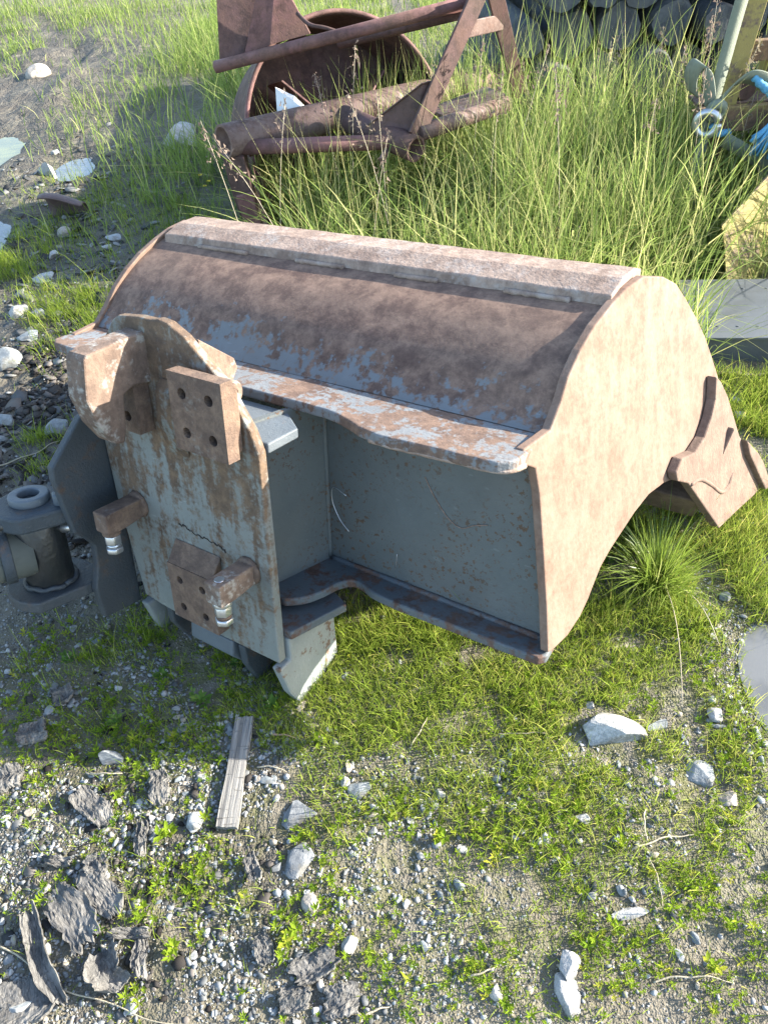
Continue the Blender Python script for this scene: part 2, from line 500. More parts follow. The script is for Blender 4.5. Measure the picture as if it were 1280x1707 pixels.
PUDDLES = [(-2.72, 6.2, 0.28, 0.55), (-2.32, 4.66, 0.22, 0.42), (-1.97, 5.72, 0.15, 0.26), (1.12, 1.10, 0.16, 0.26)]
def height(x, y):
    x = np.asarray(x, float); y = np.asarray(y, float)
    h = 0.030 * (fbm(x * 1.6, y * 1.6, 3) - 0.5) + 0.010 * (fbm(x * 24.0 + 3, y * 24.0, 3) - 0.5) + 0.022 * (fbm(x * 6.0 + 9, y * 6.0, 4) - 0.5)
    mud = np.clip(blob(x, y, -3.2, 8.2, 1.3, 2.6), 0, 1) + 0.6 * blob(x, y, -2.2, 5.4, 0.7, 1.2)
    h = h + mud * 0.22 * (fbm(x * 3.6 + 40, y * 2.2 + 3, 5) - 0.40)
    mul = blob(x, y, -1.45, 3.0, 0.3, 0.9)
    h = h + mul * 0.07 * (fbm(x * 9 + 4, y * 9 + 3, 4) - 0.4)
    for cx, cy, rx, ry in PUDDLES:
        b = blob(x + 0.3 * rx * (fbm(x * 5, y * 5, 2) - 0.5), y, cx, cy, rx, ry, 3.0)
        h = h * (1 - 0.93 * b) - 0.055 * b
    return h

# ------------------------------------------------------------------ ground and water
def axis(lo, hi, step, far, growth=1.16):
    a = list(np.arange(lo, hi, step))
    s = step
    while a[-1] < far:
        s *= growth; a.append(a[-1] + s)
    s = step
    while a[0] > -far:
        s *= growth; a.insert(0, a[0] - s)
    return np.array(a)
gx = axis(-1.6, 1.5, 0.013, 180.0, 1.035)
gy = axis(0.2, 2.2, 0.013, 180.0, 1.035)
XX, YY = np.meshgrid(gx, gy)
ZZ = height(XX, YY)
ZZ = np.where((np.abs(XX) > 14) | (YY > 26) | (YY < -6), ZZ * 0.3, ZZ)
nv, nu = XX.shape
gv = np.stack([XX.ravel(), YY.ravel(), ZZ.ravel()], 1)
idx = np.arange(nv * nu).reshape(nv, nu)
gf = np.stack([idx[:-1, :-1].ravel(), idx[:-1, 1:].ravel(), idx[1:, 1:].ravel(), idx[1:, :-1].ravel()], 1)

def fast_mesh(name, verts, quads=None, tris=None, mat=None, tint=None, smooth=False, parent=None):
    me = bpy.data.meshes.new(name)
    nq = 0 if quads is None else len(quads); nt = 0 if tris is None else len(tris)
    me.vertices.add(len(verts))
    me.vertices.foreach_set('co', np.ascontiguousarray(verts, np.float32).ravel())
    parts = []
    if nq: parts.append(np.asarray(quads).ravel())
    if nt: parts.append(np.asarray(tris).ravel())
    li = np.concatenate(parts).astype(np.int32)
    me.loops.add(len(li)); me.loops.foreach_set('vertex_index', li)
    me.polygons.add(nq + nt)
    st = np.concatenate([np.arange(nq) * 4, nq * 4 + np.arange(nt) * 3]).astype(np.int32)
    me.polygons.foreach_set('loop_start', st)
    me.polygons.foreach_set('loop_total', np.concatenate([np.full(nq, 4), np.full(nt, 3)]).astype(np.int32))
    if smooth:
        me.polygons.foreach_set('use_smooth', np.ones(nq + nt, bool))
    if tint is not None:
        for k, v in (tint if isinstance(tint, dict) else {'tint': tint}).items():
            at = me.attributes.new(k, 'FLOAT', 'POINT')
            at.data.foreach_set('value', np.ascontiguousarray(v, np.float32))
    me.update(calc_edges=True)
    me.validate()
    if mat: me.materials.append(mat)
    o = bpy.data.objects.new(name, me)
    return link(o, parent)

X_, Y_ = gv[:, 0], gv[:, 1]
wet = 0.95 * blob(X_, Y_, -1.5, 3.1, 0.42, 0.95, 3) + 1.3 * blob(X_, Y_, -3.0, 7.8, 1.7, 3.4, 3) + 1.2 * blob(X_, Y_, -2.1, 5.3, 1.0, 1.6, 3) \
    + 0.25 * blob(X_, Y_, -0.85, 1.55, 0.6, 0.5, 3) + 0.6 * blob(X_, Y_, -0.6, 0.8, 0.6, 0.35, 3) + 0.5 * blob(X_, Y_, 1.05, 1.1, 0.2, 0.4, 3)
moss = 0.75 * blob(X_, Y_, 0.2, 0.95, 0.75, 0.45, 3) + 0.9 * blob(X_, Y_, 0.8, 1.5, 0.7, 0.7, 3) + 0.6 * blob(X_, Y_, -0.55, 0.72, 0.5, 0.25) + 0.95 * blob(X_, Y_, -0.7, 1.3, 0.6, 0.35, 3) \
    + 0.9 * blob(X_, Y_, 1.0, 4.5, 2.6, 2.2, 3) + 0.7 * blob(X_, Y_, -1.4, 7.0, 1.2, 3, 3) + 0.6 * (np.hypot(X_, Y_) > 11)
ground = fast_mesh('ground', gv, quads=gf, mat=M['ground'], tint={'wet': np.clip(wet, 0, 1), 'moss': np.clip(moss, 0, 1)}, smooth=True)
tag(ground, kind='structure')

for (cx, cy, rx, ry), mt, z in zip(PUDDLES, ('water_algae', 'water_clear', 'water_clear', 'water_mud'), (-0.022, -0.022, -0.022, -0.016)):
    ang = np.linspace(0, 2 * PI, 40, endpoint=False)
    V = [(cx, cy, z)] + [(cx + 1.05 * rx * math.cos(a), cy + 1.05 * ry * math.sin(a), z) for a in ang]
    F = [(0, 1 + i, 1 + (i + 1) % 40) for i in range(40)]
    tag(obj('puddle', V, F, M[mt]), kind='structure')

# ------------------------------------------------------------------ the excavator bucket
W, SY, SZ = 1.6, 0.1632, -0.2065
BM = Matrix(((0.79273, 0.60542, 0.07107), (-0.60152, 0.75803, 0.25214), (0.09877, -0.24263, 0.96508)))
B0 = Vector((-0.947, 2.230, 0.631))                      # bucket frame origin in the yard
BASE = Vector((0.8, 0.2, -0.69))
def bucket_world(p):
    return B0 + BM @ Vector(p)
bucket = empty('excavator_bucket', bucket_world(BASE), BASE)
bucket.rotation_euler = BM.to_euler()
tag(bucket, 'large rusty grey excavator bucket lying with its mounting plate towards the viewer', 'bucket')
def xr(y, z): return W + SY * y + SZ * z
def xl(y, z): return -SY * y - SZ * z

OUT = [(0.54, 0.295), (0.642, 0.278), (0.709, 0.25), (0.762, 0.202), (0.817, 0.146), (0.879, 0.072), (0.924, 0.0), (0.956, -0.055),
       (1.0, -0.15), (1.03, -0.26), (0.86, -0.335), (0.76, -0.30), (0.691, -0.281), (0.601, -0.268), (0.515, -0.271), (0.434, -0.294), (0.365, -0.322), (0.302, -0.348),
       (0.254, -0.374), (0.221, -0.402), (0.188, -0.433), (0.145, -0.463), (0.084, -0.487), (0.021, -0.493), (-0.002, -0.49),
       (0.011, -0.376), (0.022, -0.22), (0.029, -0.091), (0.024, -0.030), (-0.012, -0.010), (-0.018, 0.010), (-0.008, 0.024), (0.092, 0.036), (0.14, 0.084), (0.178, 0.133), (0.236, 0.181),
       (0.302, 0.222), (0.384, 0.257), (0.456, 0.281)]
SKIN = [(0.092, 0.022), (0.14, 0.070), (0.182, 0.122), (0.240, 0.168), (0.304, 0.207), (0.384, 0.241), (0.456, 0.264), (0.54, 0.277),
        (0.636, 0.260), (0.70, 0.234), (0.75, 0.19), (0.805, 0.136), (0.866, 0.064), (0.91, -0.006), (0.942, -0.06), (0.985, -0.15), (1.01, -0.25)]
# right and left side plates
extrude('side_plate', [(xr(y, z), y, z) for y, z in OUT], (-0.022, 0, 0), M['side'], bucket, 0.0035, 2)
extrude('side_plate', [(xl(y, z), y, z) for y, z in OUT], (0.022, 0, 0), M['side'], bucket, 0.0035, 2)
# curved shell
prof = spline(SKIN, 4)
nx = 60
V = []
for side in (0, 1):
    for k, (y, z) in enumerate(prof):
        t0, t1 = prof[max(k - 1, 0)], prof[min(k + 1, len(prof) - 1)]
        tx, tz = t1[0] - t0[0], t1[1] - t0[1]
        L = math.hypot(tx, tz); nyv, nzv = -tz / L, tx / L
        for i in range(nx + 1):
            u = i / nx
            x = (xl(y, z) + 0.014) * (1 - u) + (xr(y, z) - 0.014) * u
            dent = 0.005 * (float(fbm(u * 5 + 3, k * 0.16, 3)) - 0.5) * math.sin(PI * u)
            off = dent - (0.014 if side else 0)
            V.append((x, y + nyv * off, z + nzv * off))
np_, row = len(prof), nx + 1
F = []
for side in (0, 1):
    b = side * np_ * row
    for k in range(np_ - 1):
        for i in range(nx):
            q = (b + k * row + i, b + k * row + i + 1, b + (k + 1) * row + i + 1, b + (k + 1) * row + i)
            F.append(q if side == 0 else q[::-1])
obj('shell', V, F, M['shell'], bucket, True)
# wear bar along the crown, welded in stitches
bar_pts = [(0.398, 0.243), (0.402, 0.272), (0.47, 0.300), (0.545, 0.311), (0.60, 0.299), (0.60, 0.270), (0.52, 0.275), (0.44, 0.258)]
sec = 46
V, F = [], []
for i in range(sec + 1):
    u = i / sec
    x0, x1 = 0.03, 1.60
    x = x0 + (x1 - x0) * u
    for j, (y, z) in enumerate(bar_pts):
        w_ = 0.004 * (float(fbm(u * 30, j * 3.3, 3)) - 0.5)
        V.append((x, y + w_, z + w_))
m = len(bar_pts)
for i in range(sec):
    for j in range(m):
        F.append((i * m + j, i * m + (j + 1) % m, (i + 1) * m + (j + 1) % m, (i + 1) * m + j))
F.append(tuple(range(m))); F.append(tuple(range(sec * m + m - 1, sec * m - 1, -1)))
wb = fix_normals(obj('wear_bar', V, F, M['bar'], bucket, False, 0.004))
for (u0, u1) in ((0.20, 0.42), (0.62, 0.80), (0.98, 1.12), (1.32, 1.5)):
    pts = [(u0 + (u1 - u0) * t / 14, 0.396 + 0.002 * math.sin(t * 2.1), 0.248) for t in range(15)]
    Vb, Fb = path_mesh(pts, [0.007 + 0.0015 * random.random() for _ in pts], 7)
    o = obj('weld_bead', Vb, Fb, M['bar'], wb, True); o.location = (0, 0, 0)
# back panel of the box section, both halves, and the box walls that run to the mounting plate
def mirror(x): return 1.58 - x
for s in (0, 1):
    f = (lambda x: x) if s == 0 else mirror
    x_in = 0.995
    pts = [(f(x_in), 0.05, 0.0), (f(x_in), 0.05, -0.505), (f(xr(0.05, -0.5) - 0.02), 0.05, -0.495), (f(xr(0.05, 0) - 0.02), 0.05, 0.0)]
    extrude('back_panel', pts, (0, 0.014, 0), M['panel'], bucket, 0.0)
    pts = [(f(0.995), 0.055, 0.0), (f(0.995), 0.055, -0.52), (f(0.93), -0.262, -0.54), (f(0.93), -0.262, -0.01)]
    extrude('box_wall', pts, (-0.016 if s == 0 else 0.016, 0, 0), M['panel'], bucket, 0.0)
    Vb, Fb = path_mesh([(f(0.992), 0.046, -0.03 - 0.46 * t / 20) for t in range(21)], [0.007 + 0.0015 * random.random() for _ in range(21)], 7)
    obj('weld_bead', Vb, Fb, M['panel'], bucket, True)
    Vb, Fb = path_mesh([(f(1.0 + 0.66 * t / 30), 0.046, -0.494) for t in range(31)], [0.008 + 0.0015 * random.random() for _ in range(31)], 7)
    obj('weld_bead', Vb, Fb, M['lower_flange'], bucket, True)
for nm, pts, mt, rr in (('scratch', [(1.309, 0.0485, -0.146), (1.335, 0.0485, -0.189), (1.378, 0.0485, -0.240), (1.418, 0.0485, -0.258), (1.455, 0.0485, -0.239), (1.491, 0.0485, -0.226)], 'weld', 0.0013),
                        ('scratch', [(1.055, 0.0493, -0.275), (1.012, 0.0493, -0.262), (1.006, 0.0493, -0.305), (1.030, 0.0493, -0.357), (1.062, 0.0493, -0.388)], 'zinc', 0.0013),
                        ('scratch', [(1.225, 0.0493, -0.405), (1.221, 0.0493, -0.455)], 'zinc', 0.001)):
    P = spline(pts, 6)
    Vb, Fb = path_mesh(P, [rr] * len(P), 5)
    obj(nm, Vb, Fb, M[mt], bucket, True)
# upper flange: a ledge with scalloped front edge and hammered lip
half = [(1.598, 0.105), (1.599, 0.03), (1.604, -0.030), (1.596, -0.066), (1.562, -0.092), (1.50, -0.098), (1.44, -0.101), (1.36, -0.108), (1.30, -0.113), (1.25, -0.108),
        (1.20, -0.094), (1.15, -0.073), (1.10, -0.060), (1.05, -0.056), (1.0, -0.056)]
def jag(p, a=0.0015):
    return (p[0] + random.uniform(-a, a), p[1] + random.uniform(-a, a))
rh = [half[0], half[1]] + [jag(p) for p in spline(half[2:], 4)]
lh = [(mirror(p[0]) + 0.02, p[1]) for p in reversed(half)]
lh[-1] = (xl(0.1, 0) + 0.012, 0.105); lh[-2] = (xl(0.03, 0) + 0.012, 0.03)
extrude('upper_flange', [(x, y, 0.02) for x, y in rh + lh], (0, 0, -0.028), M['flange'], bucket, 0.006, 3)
Vb, Fb = path_mesh([(p[0], p[1] + 0.006, -0.006 + 0.002 * float(vnoise(i * 0.6, 3.3))) for i, p in enumerate(spline(half[2:10], 5))], [0.0045 + 0.003 * float(vnoise(i * 0.45, 8.1)) for i in range(len(spline(half[2:10], 5)))], 8)
obj('rolled_lip', Vb, Fb, M['bar'], bucket, True)
half = [(1.695, 0.055), (1.70, -0.004), (1.685, -0.024), (1.55, -0.028), (1.40, -0.031), (1.28, -0.033), (1.20, -0.028), (1.155, -0.014), (1.118, -0.012), (1.094, -0.045), (1.082, -0.098),
        (1.06, -0.15), (1.022, -0.188)]
rh = [half[0], half[1]] + spline(half[2:], 4)
lh = [(mirror(p[0]) + 0.01, p[1]) for p in reversed(rh)]
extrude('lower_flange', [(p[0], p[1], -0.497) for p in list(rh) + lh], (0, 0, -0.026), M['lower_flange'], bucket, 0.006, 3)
# cutting edge and side cutters
extrude('cutting_edge', [(xl(y, z) - 0.0 + 0.03, y, z) for y, z in ((0.95, -0.20), (1.03, -0.25), (0.98, -0.50), (0.90, -0.505), (0.80, -0.40), (0.88, -0.34))],
        (xr(0.95, -0.4) - xl(0.95, -0.4) - 0.06, 0, 0), M['cutter'], bucket, 0.006)
CUT = [(0.876, -0.031), (0.908, -0.054), (0.954, -0.111), (1.002, -0.194), (1.038, -0.259), (1.089, -0.302), (1.138, -0.34), (1.184, -0.388), (1.238, -0.47),
       (1.233, -0.49), (1.152, -0.499), (1.016, -0.503), (0.885, -0.510), (0.685, -0.291), (0.622, -0.262), (0.614, -0.235), (0.650, -0.205), (0.73, -0.213), (0.793, -0.188), (0.838, -0.144), (0.867, -0.097), (0.872, -0.06)]
NUB = [(1.045, -0.268), (1.089, -0.302), (1.138, -0.34), (1.184, -0.388), (1.238, -0.47), (1.233, -0.49), (1.205, -0.492), (1.13, -0.40), (1.07, -0.325)]
BAR = [(0.69, -0.297), (0.80, -0.325), (0.93, -0.40), (0.985, -0.37), (1.152, -0.499), (1.016, -0.505), (0.885, -0.512)]
for s in (0, 1):
    sg = 1 if s == 0 else -1
    xs = (lambda y, z: xr(y, z)) if s == 0 else (lambda y, z: xl(y, z))
    sc = extrude('side_cutter', [(xs(y, z) + sg * 0.030, y, z) for y, z in CUT], (-sg * 0.029, 0, 0), M['cutter'], bucket, 0.004, 2)
    o = extrude('cutter_lip', [(xs(y, z) + sg * 0.050, y, z) for y, z in NUB], (-sg * 0.028, 0, 0), M['cutter'], sc, 0.005, 2); o.location = (0, 0, 0)
    path = spline([(0.70, -0.300), (0.76, -0.305), (0.83, -0.345), (0.90, -0.395), (0.945, -0.395), (0.985, -0.365)], 6)
    Vb, Fb = path_mesh([(xs(y, z) + sg * 0.0275, y, z) for y, z in path], [0.0062 + 0.0015 * random.random() for _ in path], 8)
    o = obj('weld_bead', Vb, Fb, M['cutter'], sc, True); o.location = (0, 0, 0)

# ---- mounting plate with its hook, bolt plates, hose blocks and feet
PL = [(0.525, -0.632), (0.60, -0.642), (0.665, -0.646), (0.853, -0.648), (1.062, -0.646), (1.060, -0.30), (1.055, -0.03), (1.035, 0.022), (0.966, 0.121), (0.85, 0.212), (0.80, 0.236),
      (0.768, 0.240), (0.74, 0.235), (0.70, 0.236), (0.622, 0.228), (0.60, 0.215), (0.555, 0.165), (0.505, 0.06), (0.466, -0.08), (0.478, -0.34)]
plate = extrude('mounting_plate', [(x, -0.270, z) for x, z in PL], (0, 0.028, 0), M['plate'], bucket, 0.005, 3)
crack = spline([(0.735, -0.318), (0.765, -0.320), (0.80, -0.330), (0.835, -0.330), (0.875, -0.334), (0.905, -0.345)], 6)
Vb, Fb = path_mesh([(x, -0.2705, z + 0.004 * random.uniform(-1, 1)) for x, z in crack], [0.0012 + 0.0022 * random.random() for _ in crack], 6)
o = obj('crack', Vb, Fb, M['crack'], plate); o.location = (0, 0, 0)

def holed_plate(name, x0, x1, z0, z1, yf, yb, r, mat, parent, cells=(2, 2), shear=0.0):
    """plate standing in the X-Z plane, front at yf, back at yb, with one through hole per cell"""
    V, F = [], []
    n = 16
    cx, cz = cells
    for a in range(cx):
        for b in range(cz):
            X0 = x0 + (x1 - x0) * a / cx; X1 = x0 + (x1 - x0) * (a + 1) / cx
            Z0 = z0 + (z1 - z0) * b / cz; Z1 = z0 + (z1 - z0) * (b + 1) / cz
            mx, mz = (X0 + X1) / 2, (Z0 + Z1) / 2
            base = len(V)
            for y in (yf, yb):
                for i in range(n):
                    t = 2 * PI * (i + 0.5) / n
                    c, s = math.cos(t), math.sin(t)
                    k = min((X1 - X0) / 2 / abs(c), (Z1 - Z0) / 2 / abs(s))
                    if i % 4 in (1,) : pass
                    px, pz = mx + k * c, mz + k * s
                    V.append((px, y, pz))
                for i in range(n):
                    t = 2 * PI * (i + 0.5) / n
                    V.append((mx + r * math.cos(t), y, mz + r * math.sin(t)))
            cor = []
            for i in range(n):
                j = (i + 1) % n
                f0 = base
                F.append((f0 + i, f0 + j, f0 + n + j, f0 + n + i))
                f1 = base + 2 * n
                F.append((f1 + j, f1 + i, f1 + n + i, f1 + n + j))
                F.append((f0 + n + i, f0 + n + j, f1 + n + j, f1 + n + i))
            for (i, px, pz) in ((1, X1, Z1), (5, X0, Z1), (9, X0, Z0), (13, X1, Z0)):
                for q, y in ((0, yf), (1, yb)):
                    V.append((px, y, pz))
                    e = len(V) - 1
                    ii = base + 2 * n * q
                    tri = (ii + i, ii + (i + 1) % n, e)
                    F.append(tri if q == 0 else tri[::-1])
    e = len(V)
    V += [(x0, yf, z0), (x1, yf, z0), (x1, yf, z1), (x0, yf, z1), (x0, yb, z0), (x1, yb, z0), (x1, yb, z1), (x0, yb, z1)]
    F += [(e, e + 1, e + 5, e + 4), (e + 1, e + 2, e + 6, e + 5), (e + 2, e + 3, e + 7, e + 6), (e + 3, e, e + 4, e + 7)]
    return fix_normals(obj(name, V, F, mat, parent))
holed_plate('bolt_plate', 0.850, 1.022, -0.040, 0.152, -0.332, -0.296, 0.0135, M['boltplate'], bucket)
box('spacer', (0.872, -0.296, -0.03), (1.012, -0.272, 0.135), M['boltplate'], bucket)
holed_plate('bolt_plate', 0.545, 0.700, -0.050, 0.120, -0.318, -0.272, 0.0135, M['boltplate'], bucket)
lp = holed_plate('bolt_plate', 0.710, 0.884, -0.602, -0.425, -0.312, -0.272, 0.012, M['boltplate'], bucket)
o = extrude('chamfer', [(0.711, -0.311, -0.425), (0.711, -0.2715, -0.425), (0.711, -0.2715, -0.368)], (0.172, 0, 0), M['boltplate'], lp, 0.003); o.location = (0, 0, 0)
HK = [(-0.255, 0.204), (-0.340, 0.198), (-0.432, 0.186), (-0.443, 0.176), (-0.456, 0.085), (-0.436, 0.015), (-0.400, -0.042), (-0.374, -0.048), (-0.362, -0.010), (-0.353, 0.070), (-0.32, 0.082), (-0.255, 0.076)]
extrude('hook', [(0.712, y, z) for y, z in HK], (-0.068, 0, 0), M['hook'], bucket, 0.005, 2)
extrude('rib', [(0.745, -0.271, 0.10), (0.745, -0.292, 0.07), (0.745, -0.300, 0.0), (0.745, -0.285, -0.07), (0.745, -0.271, -0.105)], (0.075, 0, 0), M['plate'], bucket, 0.012, 3)
# lug behind the plate's sloping shoulder
extrude('rear_lug', [(0.868, y, z) for y, z in ((-0.2415, 0.203), (-0.135, 0.130), (-0.126, 0.104), (-0.165, 0.05), (-0.165, -0.0115), (-0.2415, -0.0115))], (-0.026, 0, 0), M['hook'], bucket, 0.003)
tube('lug_eye', (0.869, -0.186, 0.062), (0.905, -0.186, 0.062), 0.032, M['hook'], bucket, 20, 0.015)
# shelves and feet
extrude('upper_shelf', [(x, y, -0.012) for x, y in ((1.060, -0.2405), (1.056, -0.130), (0.96, -0.060), (0.60, -0.060), (0.50, -0.135), (0.50, -0.2405))], (0, 0, -0.026), M['grey_paint'], bucket, 0.004)
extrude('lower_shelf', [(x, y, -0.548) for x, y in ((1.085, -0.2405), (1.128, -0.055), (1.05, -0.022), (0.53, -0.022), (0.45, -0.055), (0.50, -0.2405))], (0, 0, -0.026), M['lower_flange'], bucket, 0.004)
FT = [(-0.285, -0.652), (-0.24, -0.649), (-0.24, -0.576), (-0.05, -0.576), (-0.038, -0.755), (-0.12, -0.800), (-0.213, -0.822), (-0.25, -0.760)]
extrude('foot', [(1.075, y, z) for y, z in FT], (-0.030, 0, 0), M['light_paint'], bucket, 0.006)
extrude('foot', [(0.545, y, z) for y, z in FT], (-0.030, 0, 0), M['light_paint'], bucket, 0.006)
RB = [(-0.268, -0.652), (-0.24, -0.649), (-0.24, -0.576), (-0.08, -0.576), (-0.10, -0.70), (-0.185, -0.80), (-0.225, -0.80), (-0.262, -0.72)]
for x, sc_ in ((0.635, 0.85), (0.93, 1.0)):
    extrude('rib', [(x, y, -0.576 + (z + 0.576) * sc_) for y, z in RB], (-0.026, 0, 0), M['dark_paint'], bucket, 0.005)
extrude('claw', [(0.885, y, z) for y, z in ((-0.268, -0.652), (-0.24, -0.649), (-0.24, -0.576), (-0.10, -0.58), (-0.16, -0.72), (-0.235, -0.745), (-0.275, -0.70))], (-0.17, 0, 0), M['grey_paint'], bucket, 0.006)
# side wing towards the cylinder
WG = [(-0.245, -0.104), (-0.30, -0.050), (-0.325, -0.055), (-0.434, -0.162), (-0.437, -0.196), (-0.425, -0.29), (-0.413, -0.37), (-0.385, -0.40), (-0.362, -0.434), (-0.366, -0.50), (-0.387, -0.574), (-0.378, -0.680), (-0.245, -0.692)]
extrude('wing_plate', [(0.464, y, z) for y, z in WG], (-0.026, 0, 0), M['dark_paint'], bucket, 0.005)
# hose connector blocks
for x, z, mt, filled in ((0.574, -0.305, 'boltplate', False), (0.985, -0.372, 'hook', True)):
    bl = extrude('hose_block', [(x - 0.026, -0.272, z + 0.028), (x - 0.026, -0.400, z + 0.027), (x - 0.026, -0.400, z - 0.034), (x - 0.026, -0.345, z - 0.034), (x - 0.026, -0.272, z - 0.026)],
                 (0.054, 0, 0), M[mt], bucket, 0.0035, 2)
    kids = [tube('base_weld', (x, -0.2695, z), (x, -0.284, z), 0.043, M['boltplate'], bl, 11, 0, 0.037, 0.005)]
    yc = -0.372
    if filled:
        kids.append(tube('plug', (x, yc, z + 0.02), (x, yc, z + 0.0285), 0.013, M['zinc'], bl, 16))
    else:
        kids.append(tube('socket', (x, yc, z + 0.018), (x, yc, z + 0.027), 0.0165, M['crack'], bl, 16))
    kids.append(tube('collar', (x, yc, z - 0.034), (x, yc, z - 0.048), 0.025, M['zinc' if filled else 'boltplate'], bl, 20, 0, None, 0.003))
    kids.append(tube('nut', (x, yc, z - 0.048), (x, yc, z - 0.076), 0.0235, M['zinc'], bl, 6, 0, None, 0.003))
    kids.append(tube('coupling', (x, yc, z - 0.076), (x, yc, z - 0.086), 0.0195, M['boltplate' if filled else 'zinc'], bl, 20))
    kids.append(tube('nut', (x, yc, z - 0.086), (x, yc, z - 0.104), 0.0245, M['zinc'], bl, 6, 0, None, 0.004))
    for k in kids: k.location = (0, 0, 0)
# pivot lugs welded to the wing
PX, PY = 0.325, -0.437
def lug_pts(r, z):
    pts = [(0.437, -0.40, z), (0.437, -0.27, z), (PX + 0.02, PY + r * 0.98, z)]
    for i in range(15):
        t = math.radians(95 + i * 215 / 14)
        pts.append((PX + r * math.cos(t), PY + r * math.sin(t), z))
    return pts
extrude('pivot_lug', lug_pts(0.125, -0.560), (0, 0, -0.036), M['dark_paint'], bucket, 0.006)
ul = extrude('pivot_lug', lug_pts(0.105, -0.300), (0, 0, -0.050), M['dark_paint'], bucket, 0.008)
for k in (tube('washer', (PX - 0.01, PY, -0.302), (PX - 0.01, PY, -0.276), 0.055, M['grey_paint'], ul, 24, 0.026, None, 0.005),
          tube('bolt', (PX + 0.075, PY + 0.045, -0.302), (PX + 0.075, PY + 0.045, -0.268), 0.026, M['grey_paint'], ul, 6, 0, None, 0.004),
          tube('bolt_end', (PX + 0.075, PY + 0.045, -0.268), (PX + 0.075, PY + 0.045, -0.260), 0.014, M['zinc'], ul, 14)):
    k.location = (0, 0, 0)

# ------------------------------------------------------------------ hydraulic cylinder hung in the lugs
cyl = empty('hydraulic_cylinder', bucket_world((PX, PY, -0.60)), Vector((PX, PY, -0.60)))
cyl.rotation_euler = BM.to_euler()
tag(cyl, 'dark hydraulic cylinder with round eye pinned to the left of the bucket', 'cylinder')
tube('eye', (PX, PY, -0.556), (PX, PY, -0.355), 0.066, M['black_rubber'], cyl, 32, 0, None, 0.008)
bd = Vector((-0.42, -0.90, 0.02)).normalized()
c0 = Vector((PX, PY, -0.452))
tube('barrel', c0 + bd * 0.03, c0 + bd * 0.75, 0.070, M['cyl'], cyl, 32, 0, 0.078)
tube('pin', (PX, PY, -0.36), (PX, PY, -0.302), 0.026, M['zinc'], cyl, 20)
tube('rod', (PX + 0.04, PY + 0.03, -0.385), (PX + 0.11, PY + 0.10, -0.385), 0.016, M['zinc'], cyl, 18)
hp = spline([(0.42, -0.40, -0.315), (0.37, -0.485, -0.325), (0.30, -0.56, -0.335), (0.20, -0.66, -0.345), (0.05, -0.80, -0.35)], 6)
Vb, Fb = path_mesh(hp, [0.014] * len(hp), 12)
obj('hose', Vb, Fb, M['black_rubber'], cyl, True)
for k, (d_, r_, w_) in enumerate(((0.085, 0.079, 0.03), (0.30, 0.083, 0.04))):
    tube('band', c0 + bd * d_, c0 + bd * (d_ + w_), r_, M['dark_paint'], cyl, 32, 0, None, 0.004)
for sgn in (-1, 1):
    q_ = Vector((PX, PY, -0.352)) + Vector((0.045 * sgn, 0.02, 0))
    tube('nut', q_, q_ + Vector((0, 0, 0.016)), 0.014, M['zinc'], cyl, 6, 0, None, 0.002)
wp = [(PX + 0.070 * math.cos(a), PY + 0.070 * math.sin(a), -0.552 + 0.003 * math.sin(a * 9)) for a in np.linspace(0, 2 * PI, 41)]
Vb, Fb = path_mesh(wp, [0.007 + 0.002 * random.random() for _ in wp], 7)
obj('weld_bead', Vb, Fb, M['dark_paint'], cyl, True)

# ------------------------------------------------------------------ rusty snow blower in the tall grass
def flatbar(name, p0, p1, w, t, mat, parent, side=(1, 0, 0)):
    p0, p1 = Vector(p0), Vector(p1)
    d = (p1 - p0).normalized()
    s = Vector(side); s = (s - d * s.dot(d)).normalized()
    n = d.cross(s)
    a = [p0 - s * w / 2 - n * t / 2, p0 + s * w / 2 - n * t / 2, p1 + s * w / 2 - n * t / 2, p1 - s * w / 2 - n * t / 2]
    return extrude(name, a, n * t, mat, parent, 0.004)
BL = Vector((-0.15, 4.55, 0.0))
blower = empty('snow_blower', BL, BL)
tag(blower, 'rusty red tractor snow blower with round housing and tube frame lying in tall grass', 'snow blower')
dc = Vector((0.0, 4.66, 0.41)); dn = Vector((0.36, -0.84, 0.36)).normalized()
_, du, dv = frame_of(dn)
R0, DEP, TH = 0.60, 0.42, 0.014
V, F = [], []
n = 72
for k, (r, off) in enumerate(((R0, 0.0), (R0 * 1.0, -DEP * 0.5), (R0 * 0.99, -DEP), (R0 * 0.99 - TH, -DEP), (R0 - TH, -DEP * 0.5), (R0 - TH, 0.0))):
    for i in range(n):
        a = 2 * PI * i / n
        V.append(dc + dn * off + du * (r * math.cos(a)) + dv * (r * math.sin(a)))
for k in range(6):
    for i in range(n):
        F.append((k * n + i, k * n + (i + 1) % n, ((k + 1) % 6) * n + (i + 1) % n, ((k + 1) % 6) * n + i))
hs = fix_normals(obj('housing', V, F, M['red_dark'], blower))
for p in hs.data.polygons: p.use_smooth = True
hs.modifiers.new('edge', 'EDGE_SPLIT').split_angle = math.radians(40)
rim = [dc + dn * 0.004 + du * (R0 * math.cos(2 * PI * i / 72)) + dv * (R0 * math.sin(2 * PI * i / 72)) for i in range(73)]
Vb, Fb = path_mesh(rim, [0.013] * 73, 8)
o = obj('rim', Vb, Fb, M['red'], hs, True); o.location = (0, 0, 0)
extrude('back_wall', [dc - dn * (DEP - 0.02) + du * (R0 * 0.96 * math.cos(2 * PI * i / 40)) + dv * (R0 * 0.96 * math.sin(2 * PI * i / 40)) for i in range(40)], -dn * 0.012, M['red_dark'], blower, 0)
tube('hub', dc - dn * (DEP - 0.03), dc - dn * 0.05, 0.075, M['red_dark'], blower, 20)
